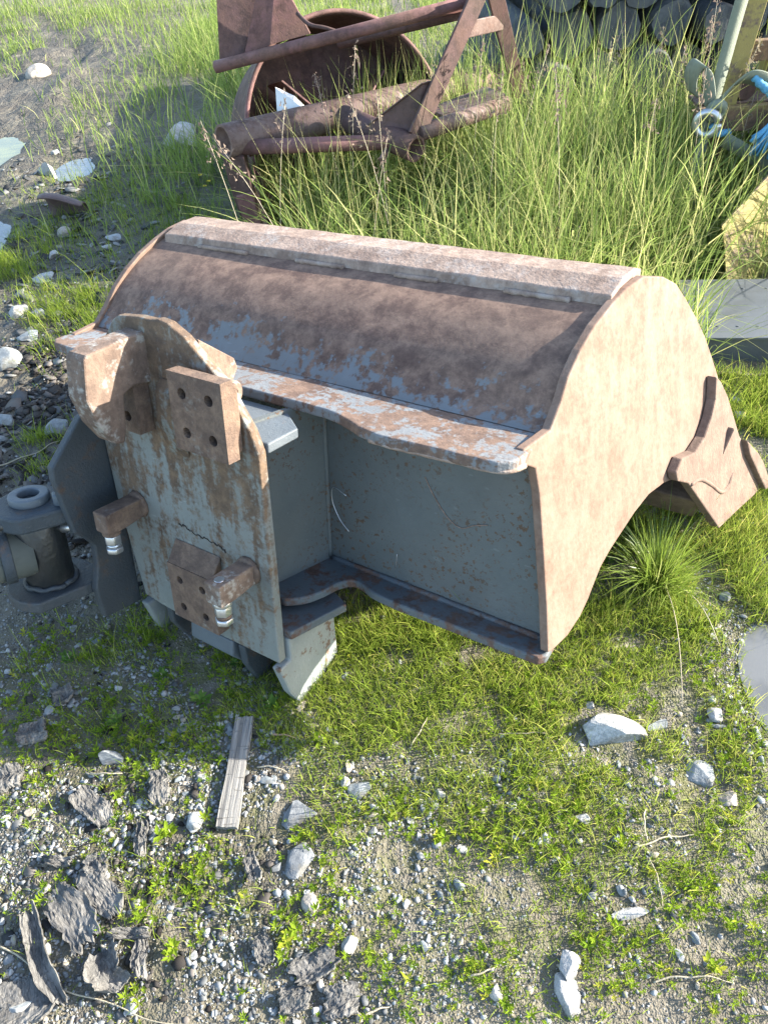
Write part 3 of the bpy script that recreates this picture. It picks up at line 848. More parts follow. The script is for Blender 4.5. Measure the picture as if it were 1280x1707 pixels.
for i in range(4):
    a = 0.55 + i * PI / 2
    r = du * math.cos(a) + dv * math.sin(a); t = dn.cross(r)
    q = [dc - dn * 0.40 + r * 0.07, dc - dn * 0.08 + r * 0.07, dc - dn * 0.12 + r * 0.44 + t * 0.06, dc - dn * 0.36 + r * 0.46 + t * 0.06]
    extrude('fan_blade', q, t * 0.012, M['red'], blower, 0.003)
extrude('sunlit_patch', [(-0.375, 4.50, 0.72), (-0.385, 4.45, 0.56), (-0.173, 4.40, 0.585), (-0.284, 4.50, 0.672)], (0.0, 0.006, 0.0), M['sunlit_patch'], blower, 0)  # white plate standing in for sunlight on the inside of the housing
ch = extrude('chute', [(-0.66, 4.60, 0.80), (-0.62, 4.74, 1.16), (-0.38, 4.78, 1.16), (-0.54, 4.62, 0.82)], (0.004, 0.012, 0), M['red_dark'], blower, 0.002)
extrude('chute', [(-0.535, 4.612, 0.82), (-0.375, 4.70, 1.20), (-0.30, 4.68, 1.20), (-0.165, 4.66, 0.915), (-0.38, 4.62, 0.89)], (0.0, 0.012, 0.004), M['red'], blower, 0.002)
Vb, Fb = path_mesh(spline([(-0.22, 4.62, 1.02), (-0.16, 4.55, 0.98), (-0.08, 4.52, 0.965), (0.02, 4.5, 0.93)], 5), [0.01] * 16, 8)
obj('hook_rod', Vb, Fb, M['red_dark'], blower, True)
tube('main_tube', (-0.639, 4.10, 0.600), (1.196, 5.50, 0.435), 0.080, M['tube'], blower, 28, 0.012)
tube('collar_tube', (0.60, 5.045, 0.489), (0.86, 5.243, 0.465), 0.090, M['tube'], blower, 28, 0.01)
tube('cross_tube', (-0.56, 4.12, 0.560), (0.24, 4.04, 0.548), 0.036, M['red'], blower, 20)
tube('stub_tube', (-0.03, 4.36, 0.585), (0.312, 3.95, 0.535), 0.062, M['red_dark'], blower, 24, 0.011)
tube('side_tube', (0.33, 4.02, 0.585), (0.84, 4.42, 0.565), 0.040, M['tube'], blower, 20)
tube('bolt', (0.17, 4.02, 0.52), (0.14, 3.97, 0.49), 0.016, M['tube'], blower, 12)
flatbar('mast_bar', (0.315, 4.0, 0.58), (0.69, 4.25, 1.17), 0.10, 0.014, M['red_dark'], blower, (0.8, 0.55, -0.3))
flatbar('mast_bar', (0.95, 4.62, 0.54), (0.71, 4.27, 1.17), 0.085, 0.014, M['red_dark'], blower, (0.8, 0.55, -0.3))
flatbar('mast_tie', (0.60, 4.215, 0.97), (0.80, 4.40, 0.95), 0.07, 0.012, M['tube'], blower, (0, 0, 1))
extrude('gusset', [(0.06, 4.11, 0.60), (0.36, 4.05, 0.80), (0.45, 4.09, 0.80), (0.33, 4.02, 0.56)], (0.0, 0.012, 0), M['red_dark'], blower, 0.002)
tube('stay_rod', (-0.68, 4.60, 0.815), (0.66, 4.28, 1.075), 0.030, M['red'], blower, 16)
tube('stay_rod', (-0.02, 4.72, 0.845), (0.62, 4.32, 1.02), 0.024, M['red_dark'], blower, 16)
flatbar('support_plate', (0.46, 4.36, 0.56), (0.80, 4.52, 0.60), 0.20, 0.02, M['tube'], blower, (-0.4, 0.9, 0))
# skirt and leg under the left tube end
sk = []
for i in range(9):
    t = i / 8
    sk.append((-0.66 + 0.10 * t * t, 4.12 + 0.02 * t, 0.53 - 0.60 * t))
for i in range(8, -1, -1):
    t = i / 8
    sk.append((-0.545 + 0.085 * t * t, 4.05, 0.53 - 0.60 * t))
extrude('skirt', sk, (-0.02, 0.28, 0.02), M['red_dark'], blower, 0.003)
flatbar('leg', (-0.575, 4.035, 0.36), (-0.52, 3.99, -0.03), 0.085, 0.03, M['red'], blower, (1, 0, 0))
extrude('leg_edge', [(-0.50, 4.0, 0.50), (-0.49, 3.99, 0.30), (-0.44, 3.97, 0.10), (-0.43, 3.96, -0.04), (-0.47, 3.98, -0.04), (-0.50, 4.0, 0.2)], (0, 0.012, 0), M['red'], blower, 0.002)

# ------------------------------------------------------------------ stack of timber logs behind the grass
ORD = ['first', 'second', 'third', 'fourth', 'fifth', 'sixth', 'seventh', 'eighth', 'ninth', 'tenth', 'eleventh']
rows = [('bottom', 0.16, 0.62, 10), ('second', 0.42, 0.80, 10), ('third', 0.665, 0.66, 9), ('fourth', 0.90, 0.84, 8), ('top', 1.13, 0.70, 7)]
ld = Vector((-0.05, 1.0, 0.0)).normalized()
for rn, z, x0, cnt in rows:
    x = x0 + 0.35
    for k in range(cnt):
        r = random.uniform(0.09, 0.145)
        x += r
        p = Vector((x, 5.30 + random.uniform(-0.10, 0.10) + 0.12 * (x - 2), z + random.uniform(-0.012, 0.012)))
        x += r + random.uniform(0.02, 0.05)
        L = random.uniform(1.8, 2.6)
        lg = empty('log', (p.x, p.y, p.z - r))
        tag(lg, 'weathered grey log, %s from the left in the %s row of the stack' % (ORD[k], rn), 'log', 'stacked timber logs')
        nn = 14
        dd = (ld + Vector((random.uniform(-.05, .05), 0, random.uniform(-.02, .02)))).normalized()
        _, u, v = frame_of(dd)
        sq = random.uniform(0.0, 0.22); wob = random.uniform(0.03, 0.10); ph = random.uniform(0, 6)
        V = []
        for j in range(5):
            for i in range(nn):
                a = 2 * PI * i / nn
                rr = r * (1 - 0.5 * sq + sq * abs(math.cos(2 * a + ph)) + wob * math.sin(3 * a + ph) + 0.03 * math.sin(5 * a + k + j)) * (0.93 if j == 0 else 1.0)
                c = dd * (L * (0.0 if j == 0 else 0.012 + (j - 1) / 3))
                V.append(Vector((0, 0, r)) + c + u * (rr * math.cos(a)) + v * (rr * math.sin(a)))
        F = [(j * nn + i, j * nn + (i + 1) % nn, (j + 1) * nn + (i + 1) % nn, (j + 1) * nn + i) for j in range(4) for i in range(nn)]
        o = obj('bark', V, F, M['log'], lg, True)
        fix_normals(o)
        cv = [Vector((0, 0, r)) - dd * 0.002] + [w - dd * 0.0005 for w in V[:nn]]
        obj('cut_end', cv, [(0, 1 + (i + 1) % nn, 1 + i) for i in range(nn)], M['log_end'], lg)

# ------------------------------------------------------------------ yellow frame, strap, shackle, rope
fr = empty('yellow_steel_frame', (2.1, 4.0, 0.0), Vector((2.1, 4.0, 0.0)))
tag(fr, 'worn yellow steel machine frame with leaning post in the upper right corner', 'steel frame')
flatbar('post', (1.835, 4.02, 0.60), (1.925, 4.08, 1.35), 0.11, 0.06, M['yellow'], fr, (1, 0, 0))
flatbar('post', (2.16, 4.25, 0.0), (2.16, 4.25, 1.35), 0.13, 0.06, M['yellow'], fr, (1, 0, 0))
flatbar('rail', (1.82, 4.12, 0.80), (3.2, 4.08, 0.80), 0.09, 0.04, M['yellow_rust'], fr, (0, 0, 1))
flatbar('beam', (1.70, 4.0, 0.545), (3.3, 3.92, 0.53), 0.115, 0.07, M['yellow_rust'], fr, (0, 0, 1))
flatbar('ledge', (1.705, 4.08, 0.607), (3.3, 4.0, 0.60), 0.15, 0.012, M['tube'], fr, (0, 1, 0))
tube('pivot', (1.93, 4.0, 0.66), (1.93, 4.14, 0.66), 0.045, M['red_dark'], fr, 18)
flatbar('leg', (1.83, 4.06, 0.49), (1.86, 4.08, -0.03), 0.10, 0.06, M['yellow_rust'], fr, (1, 0, 0))
flatbar('cross_member', (2.42, 4.3, 0.46), (2.42, 4.3, -0.03), 0.22, 0.06, M['yellow'], fr, (1, 0, 0))
def ribbon(name, pts, width, wdirs, mat, parent, th=0.006):
    V, F = [], []
    for p, w in zip(pts, wdirs):
        p = Vector(p); w = Vector(w).normalized() * width / 2
        V += [p - w, p + w]
    m = len(pts)
    F = [(2 * i, 2 * i + 1, 2 * i + 3, 2 * i + 2) for i in range(m - 1)]
    o = obj(name, V, F, mat, parent, True)
    md = o.modifiers.new('thick', 'SOLIDIFY'); md.thickness = th; md.offset = 0
    return o
st = empty('lifting_strap', (1.76, 3.9, 0.0), Vector((1.76, 3.9, 0.0)))
tag(st, 'pale green webbing strap hanging knotted from the yellow frame', 'strap')
def rib(name, pts, w, wd, par=st):
    P = spline(pts, 6)
    return ribbon(name, P, w, [wd] * len(P), M['strap'], par)
rib('band', [(1.835, 3.98, 1.33), (1.795, 3.97, 1.06), (1.77, 3.96, 0.80), (1.755, 3.955, 0.62)], 0.062, (1, 0.1, -0.1))
rib('band', [(1.755, 3.955, 0.62), (1.73, 3.92, 0.40), (1.72, 3.90, 0.25), (1.74, 3.88, 0.05)], 0.06, (1, 0.3, 0.2))
rib('loop', [(1.765, 3.945, 0.60), (1.80, 3.92, 0.69), (1.86, 3.90, 0.745), (1.94, 3.90, 0.73), (2.02, 3.92, 0.68), (2.12, 3.93, 0.60)], 0.085, (0.35, -0.5, 0.7))
rib('loop', [(1.745, 3.95, 0.60), (1.72, 3.95, 0.70), (1.69, 3.96, 0.78), (1.655, 3.98, 0.80), (1.64, 4.0, 0.74), (1.67, 4.02, 0.66)], 0.075, (0.6, -0.5, -0.4))
rib('tail', [(1.83, 3.90, 0.47), (1.93, 3.86, 0.42), (2.02, 3.83, 0.36), (2.12, 3.80, 0.26), (2.25, 3.78, 0.12)], 0.07, (0.3, -0.3, 0.9))
rib('tail', [(1.98, 3.86, 0.50), (2.04, 3.83, 0.36), (2.09, 3.80, 0.2), (2.12, 3.78, 0.02)], 0.08, (0.9, -0.3, 0.3))
Vb, Fb = path_mesh(spline([(1.735, 3.93, 0.60), (1.752, 3.915, 0.632), (1.782, 3.915, 0.628), (1.79, 3.93, 0.598), (1.765, 3.925, 0.572), (1.738, 3.93, 0.588)], 4), [0.030] * 21, 8, 0.8)
obj('knot', Vb, Fb, M['strap'], st, True)
rg = [(1.722 + 0.048 * math.cos(a), 3.895 - 0.02 * math.cos(a), 0.555 + 0.052 * math.sin(a)) for a in np.linspace(0.3, 2 * PI + 0.05, 26)]
Vb, Fb = path_mesh(rg, [0.019] * 26, 12)
tag(obj('shackle_ring', Vb, Fb, M['zinc'], None, True), 'galvanised shackle ring hooked at the end of the yellow beam', 'shackle')
rp = empty('blue_rope', (2.0, 3.88, 0.5), Vector((2.0, 3.88, 0.5)))
tag(rp, 'frayed light blue rope tied over the yellow beam', 'rope')
for k, pts in enumerate((((1.90, 3.90, 0.745), (1.96, 3.87, 0.70), (2.05, 3.86, 0.665), (2.2, 3.88, 0.62)), ((1.92, 3.89, 0.725), (2.0, 3.86, 0.66), (2.06, 3.85, 0.60), (2.12, 3.86, 0.50)),
                         ((1.75, 3.90, 0.545), (1.77, 3.90, 0.52), (1.80, 3.91, 0.50), (1.86, 3.94, 0.49)))):
    P = spline(pts, 8)
    Vb, Fb = path_mesh(P, [0.017 + 0.003 * math.sin(i * 2.2) for i in range(len(P))], 8)
    obj('strand', Vb, Fb, M['rope'], rp, True)
for k in range(16):
    a = random.uniform(-0.09, 0.05); b = random.uniform(0.10, 0.2)
    P = spline([(2.05, 3.84, 0.60), (2.03 + a * 0.5, 3.82, 0.55), (1.99 + a, 3.80 + random.uniform(-.03, .03), 0.60 - b)], 4)
    Vb, Fb = path_mesh(P, [0.008] * len(P), 5)
    obj('frayed_end', Vb, Fb, M['rope'], rp, True)

# ------------------------------------------------------------------ yellow panel and grey sheet box at the right edge
pn = []
for i in range(9):
    t = i / 8
    pn.append((1.63 + 0.10 * t ** 1.5 + 0.012 * math.sin(t * 5), 0, 0.31 - 0.30 * t))
pn += [(2.35, 0, 0.0), (2.35, 0, 0.62), (1.95, 0, 0.46)]
pn = [(a_, 3.30 + 0.62 * (a_ - 1.63) + 0.35 * (z_ - 0.3), z_) for a_, _y, z_ in pn]
flatbar('shade_panel', (2.80, 3.62, 0.5), (2.80, 4.70, 0.5), 1.06, 0.03, M['yellow'], fr, (0, 0, 1))  # added panel outside the view, there to shade the grass on its left
yp = extrude('bent_metal_sheet', pn, (0.0, 0.016, 0.0), M['yellow'], None, 0.003)
tag(yp, 'bent yellow sheet metal panel with peeling paint standing behind the grey box', 'metal panel')
gb = empty('sheet_metal_box', (1.7, 2.9, 0.0), Vector((1.7, 2.9, 0.0)))
tag(gb, 'flat grey sheet metal box with rivets on the ground behind the bucket', 'metal box')
d1 = Vector((0.985, -0.155, 0)).normalized(); d2 = Vector((0.10, 0.99, 0)).normalized()
f0 = Vector((1.372, 2.70, 0.0))
top = [f0, f0 + d1 * 1.5, f0 + d1 * 1.5 + d2 * 0.50, f0 + d2 * 0.50]
extrude('body', [p + Vector((0.01, 0.012, -0.04)) + (d1 * 0.005) for p in top], (0, 0, 0.152), M['sheet_dark'], gb, 0.003)
tp = extrude('lid', [p + Vector((0, 0, 0.1125)) for p in top], (0, 0, 0.010), M['sheet'], gb, 0.002)
for u in (0.08, 0.16, 0.24, 0.34, 0.46):
    for w in (0.09, 0.41):
        q = f0 + d1 * (u + 0.03 * (w > 0.2)) + d2 * w + Vector((0, 0, 0.1224))
        o = tube('rivet', q, q + Vector((0, 0, 0.0025)), 0.0055, M['sheet_dark'], tp, 8); o.location = (0, 0, 0)


# ------------------------------------------------------------------ stones, bark, plank, twigs, scrap
STONES = [
 (-1.244, 6.084, 0.38, 0.564, 'pale', 'boulder', 'large pale angular boulder in the grass left of the rusty blower'),
 (-2.187, 6.059, 0.084, 0.374, 'pale', 'slab', 'upright pale stone slab beside the puddle'),
 (-2.125, 5.642, 0.207, 0.236, 'pale', 'slab', 'flat pale stone lying just below the upright slab'),
 (-2.919, 8.376, 0.255, 0.408, 'tan', 'round', 'rounded stone on the rutted mud track'),
 (-1.732, 4.046, 0.187, 0.136, 'pale', 'slab', 'long pale stone beside the dark gravel strip'),
 (-1.776, 3.661, 0.126, 0.123, 'white', 'rock', 'white stone at the left edge above the black mulch'),
 (-1.649, 3.624, 0.069, 0.109, 'grey', 'rock', 'small grey stone next to the white stone at the left edge'),
 (-1.689, 3.176, 0.133, 0.136, 'grey', 'round', 'rounded olive stone at the left edge of the black mulch'),
 (-1.436, 4.464, 0.142, 0.093, 'pale', 'slab', 'pale flat stone near the left end of the bucket'),
 (-1.453, 4.373, 0.117, 0.059, 'white', 'slab', 'thin white stone chip under the pale flat stone by the bucket'),
 (-1.746, 4.285, 0.086, 0.079, 'white', 'rock', 'small white stone on the mud left of the bucket'),
 (-1.768, 4.609, 0.099, 0.113, 'tan', 'round', 'rounded tan cobble touching the curled scrap metal'),
 (-1.316, 2.61, 0.081, 0.116, 'grey', 'rock', 'grey wedge shaped stone left of the hook block'),
 (-1.563, 2.711, 0.097, 0.108, 'grey', 'rock', 'grey stone at the left edge above the cylinder'),
 (-1.661, 3.392, 0.151, 0.113, 'grey', 'slab', 'flat grey stone on the black mulch'),
 (-0.795, 1.084, 0.058, 0.099, 'dark', 'slab', 'dark grey slate standing in the gravel left of the plank'),
 (-0.124, 0.934, 0.059, 0.053, 'blue', 'slab', 'blue grey slate in the grass right of the plank'),
 (-0.473, 1.142, 0.035, 0.047, 'blue', 'slab', 'blue grey chip touching the upper end of the plank'),
 (-0.367, 0.989, 0.054, 0.029, 'blue', 'slab', 'blue grey stone right of the plank'),
 (-0.278, 0.889, 0.085, 0.077, 'dark', 'slab', 'dark grey flat stone below the bucket grass edge'),
 (-0.276, 0.77, 0.074, 0.085, 'dark', 'slab', 'dark folded slate in the bare soil'),
 (-0.544, 0.889, 0.044, 0.044, 'pale', 'round', 'pale oval stone left of the plank foot'),
 (0.536, 1.038, 0.204, 0.107, 'granite', 'boulder', 'large speckled granite stone with soil on its back'),
 (0.75, 0.899, 0.08, 0.088, 'grey', 'slab', 'smooth grey leaf shaped stone near the right edge'),
 (0.788, 0.835, 0.055, 0.049, 'tan', 'rock', 'pinkish stone with a flat face near the right edge'),
 (0.307, 0.494, 0.052, 0.067, 'white', 'rock', 'upper of two touching white stones at the bottom'),
 (0.296, 0.438, 0.07, 0.091, 'white', 'rock', 'lower larger of two touching white stones at the bottom'),
 (0.47, 0.59, 0.082, 0.033, 'white', 'slab', 'long white stone chip lying across the bare soil'),
 (-0.25, 0.67, 0.038, 0.046, 'tan', 'round', 'tan egg shaped pebble on the gravel'),
 (-0.159, 0.575, 0.04, 0.041, 'white', 'rock', 'white angular stone on the bare soil, bottom middle'),
 (0.842, 1.065, 0.043, 0.045, 'white', 'rock', 'white stone near the muddy puddle edge'),
 (0.521, 1.125, 0.028, 0.028, 'white', 'rock', 'small white stone just above the granite stone'),
 (0.148, 0.459, 0.03, 0.034, 'white', 'rock', 'white stone left of the two touching white stones'),
 (0.466, 0.643, 0.022, 0.037, 'grey', 'rock', 'small grey stone among yellow green weeds'),
 (1.405, 2.321, 0.067, 0.057, 'pale', 'slab', 'pale stone in the shaded grass behind the side cutter'),
 (1.433, 2.433, 0.053, 0.045, 'pale', 'slab', 'smaller pale stone in the shade behind the side cutter'),
 (0.082, 0.908, 0.033, 0.028, 'white', 'rock', 'white pebble on the fine gravel patch'),
 (0.42, 0.815, 0.036, 0.031, 'white', 'rock', 'white pebble in the middle of the weedy gravel'),
 (1.012, 1.458, 0.04, 0.044, 'blue', 'rock', 'bluish stone in the grass below the side cutter'),
 (0.836, 1.034, 0.047, 0.025, 'grey', 'slab', 'flat greenish grey stone in the grass by the puddle'),
 (0.688, 1.051, 0.071, 0.028, 'grey', 'slab', 'flat grey stone right of the granite stone'),
 (-0.901, 0.512, 0.101, 0.055, 'grey', 'rock', 'grey broken stone at the bottom left corner'),
]
BARK = [
 (-0.812, 0.948, 0.155, 0.087, 0.75, 'brown grey bark strip lying left of the plank'),
 (-0.643, 0.984, 0.073, 0.119, -0.3, 'rough bark flake just left of the plank'),
 (-0.808, 0.689, 0.118, 0.221, -0.75, 'largest grey bark slab at the lower left'),
 (-0.748, 0.738, 0.094, 0.183, -0.7, 'jagged bark slab behind the largest slab'),
 (-0.856, 0.602, 0.061, 0.275, 0.55, 'dark curved root piece crossing the lower left'),
 (-0.87, 0.518, 0.184, 0.13, 0.2, 'pale bark slab in the bottom left corner'),
 (-0.703, 0.556, 0.101, 0.115, -0.6, 'crumbling dark bark lump right of the curved root'),
 (-0.239, 0.539, 0.148, 0.076, -0.35, 'grey bark flake at the bottom middle'),
 (-0.281, 0.478, 0.095, 0.063, -0.1, 'small grey bark flake at the bottom edge'),
 (-0.18, 0.468, 0.11, 0.081, 0.15, 'broad crumbly bark flake at the bottom edge'),
 (-0.386, 0.757, 0.048, 0.086, 0.35, 'pale weathered bark chip above the gravel'),
 (-0.354, 0.58, 0.063, 0.085, -0.5, 'ragged bark chip with torn edge among the gravel'),
 (-0.673, 0.858, 0.044, 0.108, 0.1, 'narrow bark sliver among the gravel'),
 (-0.661, 0.636, 0.114, 0.035, 0.0, 'thin pale wood sliver beside the largest bark slab'),
 (-0.875, 0.816, 0.098, 0.035, -0.15, 'light curled bark strip in the moss'),
 (-0.77, 0.796, 0.078, 0.056, 0.1, 'dark bark chip in the mossy gravel'),
 (-0.631, 0.584, 0.052, 0.106, 0.15, 'grey upright bark flake amid the weeds'),
 (-1.058, 1.053, 0.094, 0.087, 0.4, 'dark bark chip at the left edge in the shade'),
 (-1.025, 1.175, 0.114, 0.076, -0.2, 'bark chip in the shadow of the bucket'),
 (-0.97, 1.295, 0.085, 0.078, 0.5, 'brown bark chip in the shadow near the cylinder'),
]
TWIGS = [
 (-0.965, 0.637, -0.493, 0.445, 0.004, 'long dry straw stalk across the bottom left'),
 (0.517, 0.727, 0.677, 0.75, 0.005, 'dry bent twig in the weeds at the right'),
 (0.577, 0.823, 0.549, 0.734, 0.004, 'thin upright dry stem above the bent twig'),
 (0.549, 0.706, 0.546, 0.599, 0.003, 'thin dry stem below the bent twig'),
 (0.254, 1.062, 0.385, 1.053, 0.004, 'pale straw on the gravel under the bucket corner'),
 (0.482, 0.455, 0.648, 0.44, 0.004, 'dry stick at the bottom right'),
 (0.093, 0.49, 0.158, 0.506, 0.005, 'short pale straw left of the white stones'),
 (-0.357, 1.114, -0.289, 1.093, 0.006, 'reddish wood splinter beside the plank'),
 (-0.843, 1.048, -0.754, 1.038, 0.005, 'short straw on the gravel left of the plank'),
 (-0.393, 1.022, -0.315, 1.001, 0.004, 'dry twig right of the plank'),
 (-1.496, 2.402, -1.267, 2.541, 0.005, 'dry grass stalk on the black mulch'),
 (-0.143, 0.432, -0.079, 0.449, 0.005, 'dry straw bundle at the bottom edge'),
 (0.017, 1.047, 0.07, 1.133, 0.004, 'dry reed in the grass below the bucket'),
]

def ico():
    p = (1 + 5 ** 0.5) / 2
    V = np.array([(-1, p, 0), (1, p, 0), (-1, -p, 0), (1, -p, 0), (0, -1, p), (0, 1, p), (0, -1, -p), (0, 1, -p), (p, 0, -1), (p, 0, 1), (-p, 0, -1), (-p, 0, 1)], float)
    V /= np.linalg.norm(V[0])
    F = [(0, 11, 5), (0, 5, 1), (0, 1, 7), (0, 7, 10), (0, 10, 11), (1, 5, 9), (5, 11, 4), (11, 10, 2), (10, 7, 6), (7, 1, 8), (3, 9, 4), (3, 4, 2), (3, 2, 6), (3, 6, 8), (3, 8, 9), (4, 9, 5), (2, 4, 11), (6, 2, 10), (8, 6, 7), (9, 8, 1)]
    return V, F
def subdiv(V, F):
    V = list(map(tuple, V)); cache = {}; out = []
    def mid(a, b):
        k = (min(a, b), max(a, b))
        if k not in cache:
            m = (np.array(V[a]) + np.array(V[b])) / 2; m /= np.linalg.norm(m)
            V.append(tuple(m)); cache[k] = len(V) - 1
        return cache[k]
    for a, b, c in F:
        ab, bc, ca = mid(a, b), mid(b, c), mid(c, a)
        out += [(a, ab, ca), (b, bc, ab), (c, ca, bc), (ab, bc, ca)]
    return np.array(V), out
I0 = ico(); I1 = subdiv(*I0); I2 = subdiv(*I1); I3 = subdiv(*I2)
def rock_shape(kind, rs, base=I3):
    """a lump cut by a few random planes so that it has flats and edges"""
    V = base[0].copy()
    cuts = {'round': 5, 'rock': 11, 'slab': 9, 'boulder': 13}[kind]
    for _ in range(cuts):
        n_ = rs.normal(size=3); n_ /= np.linalg.norm(n_)
        d = rs.uniform(0.42, 0.80) if kind != 'round' else rs.uniform(0.70, 0.95)
        k = V @ n_ - d
        V -= np.where(k > 0, k, 0)[:, None] * n_ * 0.97
    V /= np.abs(V[:, :2]).max()
    V += (fbm(V[:, 0] * 2.3 + rs.uniform(0, 50), V[:, 1] * 2.3 + V[:, 2] * 1.7 + 20, 3) - 0.5)[:, None] * 0.10 * V
    return V, base[1]
ZF = {'round': 0.75, 'rock': 0.62, 'slab': 0.30, 'boulder': 0.62}
for i, (x, y, w, h, c, kind, label) in enumerate(STONES):
    rs = np.random.default_rng(100 + i)
    V, F = rock_shape(kind, rs)
    if y > 4 and kind != 'boulder': w *= 0.72
    h = min(h, w * 1.5)
    zs = ZF[kind] * min(w, h) * 0.62
    V = V * np.array([w * 0.54, h * 0.54, max(zs, 0.006)])
    if kind == 'slab' and 'upright' in label or 'standing' in label:
        V = V[:, [0, 2, 1]] * np.array([1.15, 1.6, 0.85])
        zs = V[:, 2].max()
    yaw = rs.uniform(-0.35, 0.35)
    R_ = np.array([[math.cos(yaw), -math.sin(yaw), 0], [math.sin(yaw), math.cos(yaw), 0], [0, 0, 1]])
    V = V @ R_.T
    o = obj('stone', V, F, M['st_' + c], None, False, 0, (x, y, float(height(x, y)) + 0.12 * abs(V[:, 2].min())))
    if kind == 'round':
        for p in o.data.polygons: p.use_smooth = True
    tag(o, label, 'stone', 'larger stones lying about the yard')

def bark_piece(x, y, w, h, ang, label, i):
    rs = np.random.default_rng(300 + i)
    nu_, nv_ = 22, 26
    th = rs.uniform(0.006, 0.011)
    curl = rs.uniform(-0.35, 0.45) if 'root' not in label else 1.5
    V = []
    o1, o2 = rs.uniform(0, 90, 2)
    for lay in (0, 1):
        for j in range(nv_):
            v = j / (nv_ - 1) * 2 - 1
            edge = 0.84 + 0.5 * (float(fbm(v * 4.5 + o1, o2, 4)) - 0.42)
            taper = (1 - 0.22 * abs(v) ** 5)
            for k in range(nu_):
                u = k / (nu_ - 1) * 2 - 1
                rag = 0.40 * (float(fbm(u * 3.2 + o2, (7 if v > 0 else 0) + o1, 4)) - 0.5)
                px = u * w / 2 * edge * taper + (0.25 * w * v * v if 'curved' in label else 0.05 * w * math.sin(v * 3 + o1))
                py = v * h / 2 * (1 + rag * abs(v))
                ridge = 0.005 * (float(fbm(u * 6 + o1, v * 1.3 + o2, 4)) - 0.5) + 0.006 * (float(fbm(u * 2 + o1, v * 5 + o2, 3)) - 0.5)
                ridge += 0.0022 * round(5 * float(fbm(u * 2.4 + o2, v * 2.8 + o1, 3)))
                pz = curl * (u * w / 2) ** 2 / max(w, 0.02) + 0.006 * math.sin(v * 4 + o2) + ridge - (th * (1.0 if lay else 0.0))
                V.append((px, py, pz))
    F = []
    for lay in (0, 1):
        b = lay * nu_ * nv_
        for j in range(nv_ - 1):
            for k in range(nu_ - 1):
                q = (b + j * nu_ + k, b + j * nu_ + k + 1, b + (j + 1) * nu_ + k + 1, b + (j + 1) * nu_ + k)
                F.append(q if lay == 0 else q[::-1])
    rim_ = [k for k in range(nu_)] + [j * nu_ + nu_ - 1 for j in range(1, nv_)] + [(nv_ - 1) * nu_ + k for k in range(nu_ - 2, -1, -1)] + [j * nu_ for j in range(nv_ - 2, 0, -1)]
    b = nu_ * nv_
    for a, c in zip(rim_, rim_[1:] + rim_[:1]):
        F.append((a, a + b, c + b, c))
    o = fix_normals(obj('bark_piece', V, F, M['bark'], None, False, 0, (x, y, float(height(x, y)) + 0.014)))
    o.rotation_euler = (rs.uniform(-0.10, 0.10), rs.uniform(-0.12, 0.12), ang)
    tag(o, label, 'bark', 'loose pieces of bark and wood')
for i, (x, y, w, h, a, l) in enumerate(BARK):
    if 'strip' in l or 'sliver' in l:
        if w > h: w, h, a = h, w, a + PI / 2 - (1.5 if 'brown' in l else 0)
    bark_piece(x, y, w * 0.76, h * 0.80, -a if a < 0 else a - (0 if 'root' in l else 0), l, i)

# plank
pl_n = (9, 34)
V = []
p0, p1 = Vector((-0.435, 1.172, 0)), Vector((-0.458, 0.862, 0))
dd = (p1 - p0).normalized(); ss = Vector((-dd.y, dd.x, 0)); Lp = (p1 - p0).length
for lay in (0, 1):
    for j in range(pl_n[1]):
        for k in range(pl_n[0]):
            u = k / (pl_n[0] - 1) - 0.5; v = j / (pl_n[1] - 1)
            wv = 0.052 * (0.92 + 0.08 * v) + 0.003 * math.sin(v * 9)
            ext = 0.012 * (float(fbm(u * 9 + 3, (v > 0.5) * 20, 3)) - 0.5) * (1 if v in (0, 1) else 0)
            V.append((u * wv, -v * Lp + ext, (0.013 + 0.002 * float(fbm(u * 30, v * 3, 3))) * (1 - lay) - 0.004))
F = []
a_, b_ = pl_n
for lay in (0, 1):
    b = lay * a_ * b_
    for j in range(b_ - 1):
        for k in range(a_ - 1):
            q = (b + j * a_ + k, b + j * a_ + k + 1, b + (j + 1) * a_ + k + 1, b + (j + 1) * a_ + k)
            F.append(q if lay else q[::-1])
rim_ = [k for k in range(a_)] + [j * a_ + a_ - 1 for j in range(1, b_)] + [(b_ - 1) * a_ + k for k in range(a_ - 2, -1, -1)] + [j * a_ for j in range(b_ - 2, 0, -1)]
for q, c in zip(rim_, rim_[1:] + rim_[:1]):
    F.append((q, q + a_ * b_, c + a_ * b_, c))
pk = fix_normals(obj('plank', V, F, M['wood'], None, False, 0, (-0.435, 1.172, float(height(-0.44, 1.02)) + 0.006)))
pk.rotation_euler = (0.0, 0.03, math.atan2(dd.x, -dd.y))
tag(pk, 'short weathered grey plank lying on the gravel below the mounting plate', 'plank')

